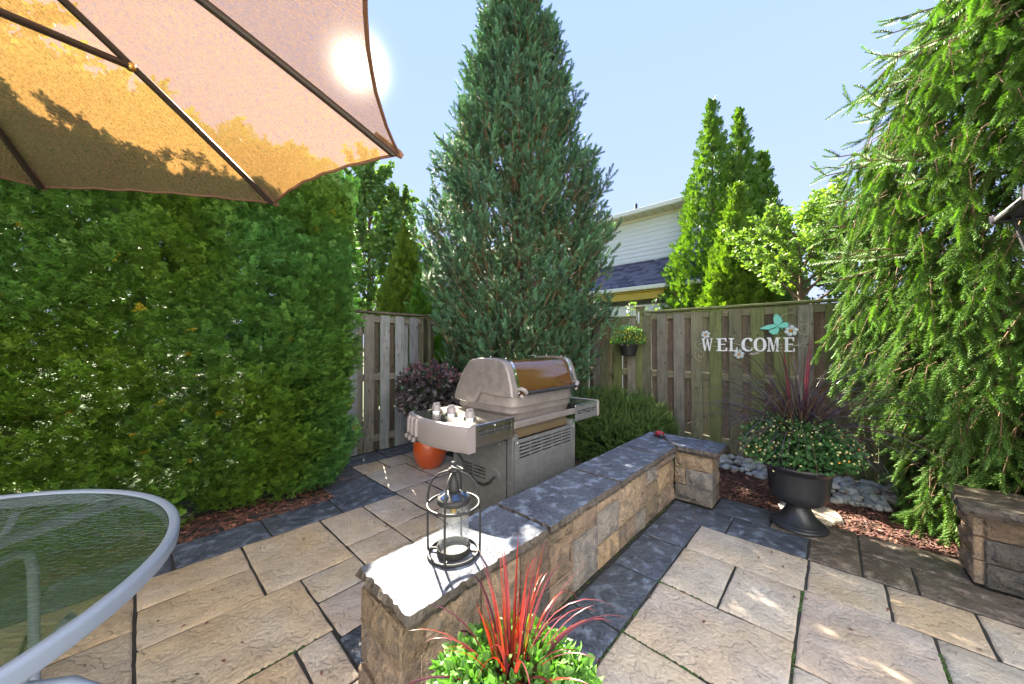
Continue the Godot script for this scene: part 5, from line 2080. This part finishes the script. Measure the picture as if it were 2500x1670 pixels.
func make_front_planter() -> void:
	var at := Vector3(-0.66, 0.0, -0.72)
	var p := thing("planter", "dark round planter under the red fountain grass beside the wall end", "planter", at)
	var b := MB.new()
	b.lathe(Vector3.ZERO, [Vector2(0.0, 0.003), Vector2(0.13, 0.003), Vector2(0.13, 0.003), Vector2(0.185, 0.30), Vector2(0.20, 0.305), Vector2(0.205, 0.335), Vector2(0.19, 0.338), Vector2(0.18, 0.30)], 40)
	part("pot", b, M.pot_dark, p)
	var so := MB.new()
	so.lathe(Vector3.ZERO, [Vector2(0.185, 0.312), Vector2(0.0, 0.325)], 24)
	part("soil", so, M.soil_mix, p)
	mum("bright green leafy mums round the red grass in the near planter", at + Vector3(0.0, 0.36, 0.0), 0.235, 0.12, 4200, 0, [], Color(1.15, 1.3, 0.8), "", 0.75)
	var k := thing("ornamental_cabbage", "pale frilled cabbage leaves at the edge of the near planter", "plant", at + Vector3(0.14, 0.37, -0.06))
	for i in 14:
		var a := i * 2.4
		var l := 0.05 + 0.006 * i
		var lf := MB.new()
		var g := []
		for r in 7:
			var row := []
			for c in 9:
				var u := c / 8.0 * 2.0 - 1.0
				var t := r / 6.0
				var ww := 0.055 * sin(PI * minf(0.5, t * 0.75)) * (0.5 + t * 0.5) * l / 0.09
				var fr := 0.007 * sin(u * 11.0 + i) * t * t
				row.append(Vector3(u * ww, t * l * (1.0 - 0.25 * u * u), fr + u * u * 0.018 * t - 0.03 * t * t))
			g.append(row)
		lf.x = Transform3D(aim(Vector3(cos(a), 1.1 - i * 0.07, sin(a)), 0.0, 1.0), Vector3.ZERO)
		lf.tint = Color(3.4, 3.2, 4.0) if i % 3 == 0 else Color(2.0, 2.3, 2.2)
		lf.grid(g)
		part("leaf", lf, M.mum_leaf, k)
	for q in [Vector3(-0.05, 0.385, 0.15)]:
		var lf := MB.new()
		var g := []
		for r in 7:
			var row := []
			for c in 9:
				var u := c / 8.0 * 2.0 - 1.0
				var t := r / 6.0
				row.append(Vector3(u * 0.055 * sin(PI * (0.08 + 0.88 * t)), t * 0.15, u * u * 0.012 - 0.02 * t))
			g.append(row)
		lf.x = Transform3D(aim(Vector3(q.x, 0.10, q.z).normalized(), 0.0, 1.0), q - Vector3(0.14, 0.37, -0.06))
		lf.tint = Color(1.9, 2.4, 0.9)
		lf.grid(g)
		part("leaf", lf, M.mum_leaf, k)
	var g := thing("fountain_grass", "red and purple fountain grass in the near planter", "grass", at + Vector3(-0.02, 0.34, -0.01))
	for i in 78:
		var a := R(0, TAU)
		var dir := Vector3(cos(a), 0, sin(a))
		var steep := R(0, 1)
		var up := R(0.5, 0.78)
		var dr := R(0.7, 1.4)
		if steep < 0.42:
			up = R(0.80, 0.97)
			dr = R(0.05, 0.4)
		var bl := blade(dir * R(0, 0.03), dir, R(0.26, 0.47), R(0.0034, 0.0078), up, dr, R(0, 6))
		var r := R(0, 1)
		var col := Color(1.1, 0.55, 0.45)
		if r < 0.28:
			col = Color(2.1, 0.6, 0.25)
		elif r < 0.62:
			col = Color(0.5, 0.55, 0.8)
		elif r < 0.8:
			col = Color(1.7, 1.9, 2.0)
		elif r < 0.9:
			col = Color(1.5, 1.3, 0.5)
		bl.c.fill(col)
		part("blade", bl, M.grass_blade, g)

func make_orange_pot() -> void:
	var at := Vector3(-3.33, 0.0, -2.24)
	var p := thing("flower_pot", "glossy orange round pot on the paving behind the grill", "pot", at)
	var b := MB.new()
	b.lathe(Vector3.ZERO, [Vector2(0.0, 0.002), Vector2(0.11, 0.002), Vector2(0.115, 0.006), Vector2(0.155, 0.06), Vector2(0.182, 0.14), Vector2(0.188, 0.21), Vector2(0.180, 0.275), Vector2(0.170, 0.30)], 40)
	part("pot", b, M.orange_glaze, p)
	var r := MB.new()
	r.lathe(Vector3.ZERO, [Vector2(0.168, 0.298), Vector2(0.178, 0.303), Vector2(0.182, 0.35), Vector2(0.176, 0.356), Vector2(0.166, 0.352), Vector2(0.160, 0.31), Vector2(0.0, 0.31)], 40)
	part("rim", r, M.pot_dark, p)
	var t := thing("coleus_plant", "bushy dark purple-leaved plant growing from the orange pot", "plant", at + Vector3(0, 0.33, 0))
	var lm := leaf_mesh(0.06, 0.019, 0.35, 0.45)
	var xs := []
	var cs := []
	var st := MB.new()
	for i in 30:
		var a := R(0, TAU)
		var e := Vector3(cos(a) * R(0.1, 0.3), R(0.35, 0.75), sin(a) * R(0.1, 0.3))
		st.tube([Vector3.ZERO, e * 0.5 + Vector3(0, 0.05, 0), e], [0.006, 0.005, 0.003], 4)
	part("stems", st, M.bark, t)
	for i in 2300:
		var d := Vector3(R(-1, 1), R(-0.7, 1), R(-1, 1)).normalized()
		var s := pow(R(0, 1), 0.3)
		var o := Vector3(d.x * 0.36, 0.50 + d.y * 0.33, d.z * 0.36) * s
		o.y = 0.50 + d.y * 0.33 * s
		var dd := (d + Vector3(R(-0.6, 0.6), R(-0.8, 0.3), R(-0.6, 0.6))).normalized()
		xs.append(Transform3D(aim(dd, R(0, TAU), R(0.6, 1.25)), o))
		var c := tone(Color(1.0, 1.0, 1.0), 0.35, 0.1)
		if R(0, 1) < 0.16:
			c = Color(0.7, 1.7, 0.7)
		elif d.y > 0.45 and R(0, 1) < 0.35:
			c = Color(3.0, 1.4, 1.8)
		cs.append(c)
	many("leaves", lm, M.dark_leaf, xs, cs, t)

func make_basket() -> void:
	var at := Vector3(-2.13, 1.20, -4.70)
	var b := thing("hanging_pot", "black plastic hanging pot on the rear fence post", "pot", at)
	var m := MB.new()
	m.lathe(Vector3.ZERO, [Vector2(0.0, 0.0), Vector2(0.09, 0.0), Vector2(0.094, 0.006), Vector2(0.125, 0.135), Vector2(0.132, 0.138), Vector2(0.133, 0.152), Vector2(0.122, 0.152), Vector2(0.118, 0.13), Vector2(0.0, 0.13)], 36, func(t, i): return 1.0 + (0.012 * sin(t * 16.0) if i > 1 and i < 4 else 0.0))
	part("pot", m, M.black_plastic, b)
	var hk := MB.new()
	hk.tube([Vector3(0.09, 0.15, 0), Vector3(0.05, 0.36, 0), Vector3(0, 0.50, 0), Vector3(-0.05, 0.36, 0), Vector3(-0.09, 0.15, 0)], [0.004], 6)
	hk.tube([Vector3(0, 0.49, 0), Vector3(-0.005, 0.53, 0), Vector3(0.018, 0.555, 0), Vector3(0.03, 0.575, 0), Vector3(0.012, 0.595, 0), Vector3(-0.018, 0.59, 0), Vector3(-0.028, 0.572, 0)], [0.0065], 8)
	part("hanger", hk, M.black_plastic, b)
	mum("yellow and green flowering mum spilling over the hanging pot", at + Vector3(0, 0.215, 0), 0.225, 0.19, 1500, 300, [Color(0.85, 0.62, 0.04), Color(0.62, 0.62, 0.22), 0.5], Color(1.0, 1.1, 0.85))
	var br := thing("plant_bracket", "curved white metal bracket on the fence post above the hanging pot", "bracket", Vector3(-2.05, 1.74, -4.85))
	var c := MB.new()
	c.box(Vector3(0.0, 0.0, -0.003), Vector3(0.025, 0.17, 0.006), 0.002)
	part("plate", c, M.petal, br)
	var arm := MB.new()
	arm.tube([Vector3(0, -0.05, 0.004), Vector3(-0.02, -0.02, 0.03), Vector3(0.0, 0.02, 0.05), Vector3(-0.02, 0.07, 0.08), Vector3(-0.06, 0.09, 0.13), Vector3(-0.085, 0.07, 0.15), Vector3(-0.09, 0.045, 0.15)], [0.005], 6)
	part("arm", arm, M.petal, br)

# ---------------------------------------------------------------- sign on the fence
func flower_ornament(par: Node3D, c: Vector3, r: float) -> void:
	var h := MB.new()
	h.ball(c + Vector3(0, 0, 0.014), Vector3(r * 0.2, r * 0.2, 0.012), 10, 6)
	var o := part("flower", h, M.bead, par)
	for k in 6:
		var a := k * TAU / 6 + 0.3
		var b := MB.new()
		b.ball(c + Vector3(cos(a), sin(a), 0) * r * 0.62 + Vector3(0, 0, 0.004), Vector3(r * 0.36, r * 0.36, 0.010), 10, 6)
		part("petal", b, M.petal, o)
		var p := MB.new()
		p.ball(c + Vector3(cos(a + 0.5), sin(a + 0.5), 0) * r * 0.34 + Vector3(0, 0, 0.016), Vector3(0.006, 0.006, 0.006), 6, 4)
		part("pearl", p, M.pearl, o)

func make_sign() -> void:
	var at := Vector3(-0.78, 1.35, -4.852)
	var s := thing("welcome_sign", "white metal WELCOME sign with flowers and teal butterfly on the fence", "sign", at)
	var font := SystemFont.new()
	font.font_names = PackedStringArray(["Droid Serif"])
	font.font_weight = 700
	var places := [["W", -1.236, -1.110], ["E", -1.073, -0.957], ["L", -0.939, -0.851], ["C", -0.810, -0.702], ["O", -0.691, -0.570], ["M", -0.565, -0.447], ["E", -0.420, -0.321]]
	for q in places:
		var tm := TextMesh.new()
		tm.text = q[0]
		tm.font = font
		tm.font_size = 64
		tm.pixel_size = 0.003
		tm.depth = 0.012
		var bb := tm.get_aabb()
		var o := part("letter", tm, M.sign_white, s)
		var w: float = q[2] - q[1]
		o.scale = Vector3(w / maxf(bb.size.x, 0.01), 0.158 / maxf(bb.size.y, 0.01), 1.0)
		o.position = Vector3((q[1] + q[2]) * 0.5 - at.x - (bb.position.x + bb.size.x * 0.5) * o.scale.x, 1.355 - at.y - (bb.position.y + bb.size.y * 0.5) * o.scale.y, 0.006)
	var wires := [
		[Vector3(-1.25, 1.37, 0), Vector3(-1.0, 1.40, 0), Vector3(-0.85, 1.36, 0), Vector3(-0.7, 1.31, 0), Vector3(-0.5, 1.31, 0), Vector3(-0.33, 1.34, 0), Vector3(-0.22, 1.38, 0)],
		[Vector3(-1.12, 1.34, 0), Vector3(-0.95, 1.31, 0), Vector3(-0.8, 1.30, 0), Vector3(-0.62, 1.34, 0), Vector3(-0.42, 1.36, 0), Vector3(-0.2, 1.33, 0)]]
	for w in wires:
		var b := MB.new()
		b.tube(w.map(func(q): return q - Vector3(at.x, at.y, 0)), [0.003], 5)
		part("wire", b, M.wire, s)
	# scrolls
	for q in [[Vector3(-1.255, 1.345, 0), 0.065, 1.0], [Vector3(-1.255, 1.225, 0), 0.075, -1.0]]:
		var b := MB.new()
		var pts := []
		for k in 26:
			var t := k / 25.0
			var a: float = PI * 0.5 + q[2] * 0.0 + t * TAU * 1.25
			pts.append(q[0] - Vector3(at.x, at.y, 0) + Vector3(cos(a), sin(a) * q[2], 0) * q[1] * (1.0 - 0.78 * t))
		b.tube(pts, [0.0035], 6)
		part("scroll", b, M.wire, s)
	for q in [[Vector3(-0.36, 1.60, 0), 0.10, 0.1, 3.0], [Vector3(-0.24, 1.52, 0), 0.055, -0.9, 5.0]]:
		var b := MB.new()
		var pts := []
		for k in 20:
			var a: float = lerpf(q[2], q[3], k / 19.0)
			pts.append(q[0] - Vector3(at.x, at.y, 0) + Vector3(cos(a), sin(a), 0) * q[1])
		b.tube(pts, [0.0035], 6)
		part("scroll", b, M.wire, s)
	flower_ornament(s, Vector3(-1.19, 1.48, 0) - Vector3(at.x, at.y, 0), 0.055)
	flower_ornament(s, Vector3(-0.835, 1.24, 0) - Vector3(at.x, at.y, 0), 0.058)
	flower_ornament(s, Vector3(-0.353, 1.505, 0) - Vector3(at.x, at.y, 0), 0.066)
	var lf := leaf_mesh(0.11, 0.016, 0.3, 0.0)
	var lo := part("leaf", lf, M.wire, s, Vector3(-0.74, 1.245, 0.004) - Vector3(at.x, at.y, 0))
	lo.rotation.z = -PI / 2 + 0.15
	# butterfly
	var c := Vector3(-0.463, 1.565, 0.022) - Vector3(at.x, at.y, 0)
	var wing_a := PackedVector2Array([Vector2(0, 0), Vector2(-0.035, 0.02), Vector2(-0.045, 0.075), Vector2(-0.03, 0.125), Vector2(-0.005, 0.13), Vector2(0.03, 0.09), Vector2(0.045, 0.05), Vector2(0.04, 0.03)])
	var wing_b := PackedVector2Array([Vector2(0.0, 0.0), Vector2(0.04, 0.035), Vector2(0.08, 0.04), Vector2(0.10, 0.01), Vector2(0.085, -0.025), Vector2(0.045, -0.03)])
	var wing_c := PackedVector2Array([Vector2(0, 0), Vector2(-0.04, 0.022), Vector2(-0.10, 0.012), Vector2(-0.165, -0.022), Vector2(-0.15, -0.037), Vector2(-0.09, -0.045), Vector2(-0.04, -0.035)])
	var wing_d := PackedVector2Array([Vector2(0, 0), Vector2(0.015, -0.05), Vector2(-0.005, -0.095), Vector2(-0.05, -0.10), Vector2(-0.085, -0.07), Vector2(-0.08, -0.04), Vector2(-0.04, -0.025)])
	for w in [wing_a, wing_b, wing_c, wing_d]:
		var b := MB.new()
		b.x = Transform3D(Basis(), c)
		b.prism(w, 0.0, 0.006)
		var wo := part("butterfly_wing", b, M.butterfly_teal, s)
		var e := MB.new()
		e.x = Transform3D(Basis(), c + Vector3(0, 0, 0.006))
		var pts := []
		for q in w: pts.append(Vector3(q.x * 0.95, q.y * 0.95, 0))
		e.tube(pts, [0.0016], 4, true)
		part("wing_line", e, M.black_metal, wo)
	var body := MB.new()
	body.tube([c + Vector3(-0.02, 0.02, 0.008), c + Vector3(0.02, -0.02, 0.01), c + Vector3(0.045, -0.045, 0.008)], [0.004, 0.008, 0.003], 8)
	part("butterfly_body", body, M.butterfly_teal, s)

# ---------------------------------------------------------------- small things
func make_small_things() -> void:
	var lb := thing("ladybug_ornament", "small dark red ladybug ornament on the far corner of the wall cap", "ornament", Vector3(-1.225, 0.48, -3.375), 0.6)
	var sh := MB.new()
	sh.ball(Vector3(0, 0.03, 0), Vector3(0.042, 0.030, 0.05), 16, 10)
	part("shell", sh, M.ladybug_red, lb)
	var hd := MB.new()
	hd.ball(Vector3(0, 0.024, 0.05), Vector3(0.024, 0.020, 0.02), 12, 8)
	part("head", hd, M.black_plastic, lb)
	for q in [[0.022, 0.05, 0.012], [-0.022, 0.05, 0.012], [0.026, 0.043, -0.022], [-0.026, 0.043, -0.022]]:
		var sp := MB.new()
		sp.ball(Vector3(q[0], q[1], q[2]), Vector3(0.009, 0.006, 0.009), 8, 6)
		part("spot", sp, M.black_plastic, lb)
	var ln := MB.new()
	ln.tube([Vector3(0, 0.055, 0.03), Vector3(0, 0.061, 0.0), Vector3(0, 0.052, -0.035)], [0.003], 5)
	part("wing_seam", ln, M.black_plastic, lb)
	for sx in [-1.0, 1.0]:
		for k in 3:
			var lg := MB.new()
			lg.tube([Vector3(sx * 0.03, 0.014, -0.025 + k * 0.025), Vector3(sx * 0.05, 0.001, -0.028 + k * 0.028)], [0.004], 5)
			part("leg", lg, M.black_plastic, lb)
	# stepping stone behind the urn
	var ss := thing("stepping_stone", "flat pale oval stepping stone in the mulch behind the urn", "stone", Vector3(-0.15, 0.0, -3.72))
	var st := MB.new()
	var nz := noise(88, 1.2, 2)
	st.us = 0.8
	st.lathe(Vector3.ZERO, [Vector2(0.19, -0.03), Vector2(0.195, -0.004), Vector2(0.19, 0.004), Vector2(0.18, 0.009), Vector2(0.1, 0.011), Vector2(0.0, 0.011)], 32, func(t, _i): return 1.0 + 0.18 * nz.get_noise_2d(cos(t), sin(t)))
	part("slab", st, M.sand_stone, ss)
	# hipped lantern roof reaching into view beside the weeping spruce
	var lp := thing("hipped_lantern", "corner of a black hipped metal lantern with a pale strap edge", "lantern", Vector3(0.86, 0, -2.95))
	var hw := 0.22
	var roof := MB.new()
	var y0 := 2.03
	var ap := Vector3(0, 2.27, 0)
	var cn := [Vector3(-hw, y0, hw), Vector3(hw, y0, hw), Vector3(hw, y0, -hw), Vector3(-hw, y0, -hw)]
	for k in 4:
		var a: Vector3 = cn[k]
		var b: Vector3 = cn[(k + 1) % 4]
		roof.tri(a, ap, b)
		roof.quad(a, b, b * Vector3(0.9, 1, 0.9) + Vector3(0, -0.012, 0), a * Vector3(0.9, 1, 0.9) + Vector3(0, -0.012, 0))
	var ro := part("roof", roof, M.black_metal, lp)
	for k in 4:
		var h := MB.new()
		h.tube([cn[k], ap], [0.011], 4)
		part("hip_strap", h, M.grill_bezel, ro)
		var tab := MB.new()
		tab.box(cn[k] * Vector3(1.04, 1, 1.04), Vector3(0.02, 0.05, 0.02), 0.003)
		part("corner_tab", tab, M.grill_bezel, ro)
		var e := MB.new()
		e.tube([cn[k] + Vector3(0, -0.012, 0), cn[(k + 1) % 4] + Vector3(0, -0.012, 0)], [0.012], 6)
		part("eave_bar", e, M.black_metal, ro)
		var post := MB.new()
		post.tube([cn[k] * Vector3(0.8, 1, 0.8), cn[k] * Vector3(0.55, 0, 0.55) + Vector3(0, 1.72, 0)], [0.008], 6)
		part("corner_bar", post, M.black_metal, lp)
	var pl := MB.new()
	pl.box(Vector3(0, 1.71, 0), Vector3(0.27, 0.03, 0.27), 0.005)
	part("floor_plate", pl, M.black_metal, lp)
	var pole := MB.new()
	pole.tube([Vector3(0, 0.0, 0), Vector3(0, 1.7, 0)], [0.03], 10)
	part("post", pole, M.black_metal, lp)
	# scroll ornament on the side fence
	var so := thing("scroll_ornament", "small rusty metal scroll hung on the side fence near the spruce", "ornament", Vector3(-4.362, 1.6, -3.02))
	var sc := MB.new()
	var pts := []
	for k in 24:
		var t := k / 23.0
		var a := t * TAU * 1.4
		pts.append(Vector3(0.005, sin(a) * 0.06 * (1.0 - 0.6 * t) - t * 0.14, cos(a) * 0.06 * (1.0 - 0.6 * t)))
	sc.tube(pts, [0.005], 5)
	part("scroll", sc, M.wire, so)
	# a thin vine looking over the fence near the post
	var vn := thing("vine_shoot", "thin leafy shoot rising above the rear fence behind the post", "plant", Vector3(-2.35, 0, -5.3))
	var stem := MB.new()
	var lm := leaf_mesh(0.06, 0.022, 0.25, 0.3)
	var xs := []
	var cs := []
	for k in 5:
		var o := Vector3(R(-0.2, 0.2), 0, R(-0.1, 0.1))
		var tip := o + Vector3(R(-0.15, 0.35), R(1.95, 2.3), R(-0.1, 0.1))
		stem.tube([o, o.lerp(tip, 0.5) + Vector3(0.04, 0, 0), tip], [0.008, 0.006, 0.003], 5)
		for q in 26:
			var u := R(0.6, 1.0)
			xs.append(Transform3D(aim(Vector3(R(-1, 1), R(-0.4, 0.6), R(-1, 1)), R(0, TAU), R(0.6, 1.2)), o.lerp(tip, u) + Vector3(R(-0.03, 0.03), R(-0.02, 0.02), R(-0.03, 0.03))))
			cs.append(tone(Color(1.0, 1.05, 0.9), 0.25, 0.3))
	part("stem", stem, M.bark, vn)
	many("leaves", lm, M.tree_leaf, xs, cs, vn)
	# bits blown onto the paving, and moss in a few joints
	var bit := leaf_mesh(0.022, 0.006, 0.4, 0.5)
	xs = []
	cs = []
	for i in 70:
		var q := Vector3(R(-2.9, -1.5), 0.006, R(-1.5, 0.3)) if i % 2 else Vector3(R(-0.95, 0.8), 0.006, R(-3.1, -1.0))
		xs.append(Transform3D(aim(Vector3(R(-1, 1), R(0.0, 0.15), R(-1, 1)), 0.0, R(0.5, 1.2)), q))
		cs.append(Color(R(0.6, 1.3), R(0.8, 1.5), R(0.8, 1.4)))
	var lt := many("leaf_litter", bit, M.mulch_chip, xs, cs, self)
	lt.set_meta("label", "small brown leaf bits scattered over the patio stones")
	lt.set_meta("category", "litter")
	var tuft := MB.new()
	tuft.ball(Vector3.ZERO, Vector3(0.006, 0.004, 0.009), 6, 4)
	xs = []
	cs = []
	var joints := [[-0.14, -2.0, -0.14, -1.25], [-0.75, -1.75, -0.75, -1.1], [-0.14, -2.5, -0.14, -2.3], [-1.76, -0.05, -1.76, -0.6], [-0.75, -1.57, -0.3, -1.57], [-0.75, -2.045, -0.5, -2.045], [-1.045, -3.1, -1.045, -1.4], [0.33, -2.4, 0.33, -2.0]]
	for i in 520:
		var q: Array = joints[i % joints.size()]
		var s := pow(R(0, 1), 1.4)
		xs.append(Transform3D(Basis(Vector3.UP, R(0, TAU)).scaled(Vector3.ONE * R(0.4, 1.1)), Vector3(lerpf(q[0], q[2], s) + R(-0.004, 0.004), -0.008 + R(0, 0.004), lerpf(q[1], q[3], s) + R(-0.004, 0.004))))
		cs.append(Color(R(0.4, 0.9), R(0.4, 0.8), R(0.3, 0.7)))
	var ms := many("joint_moss", tuft.mesh(), M.yew_leaf, xs, cs, self)
	ms.set_meta("label", "green moss growing in the joints between patio stones")
	ms.set_meta("category", "moss")
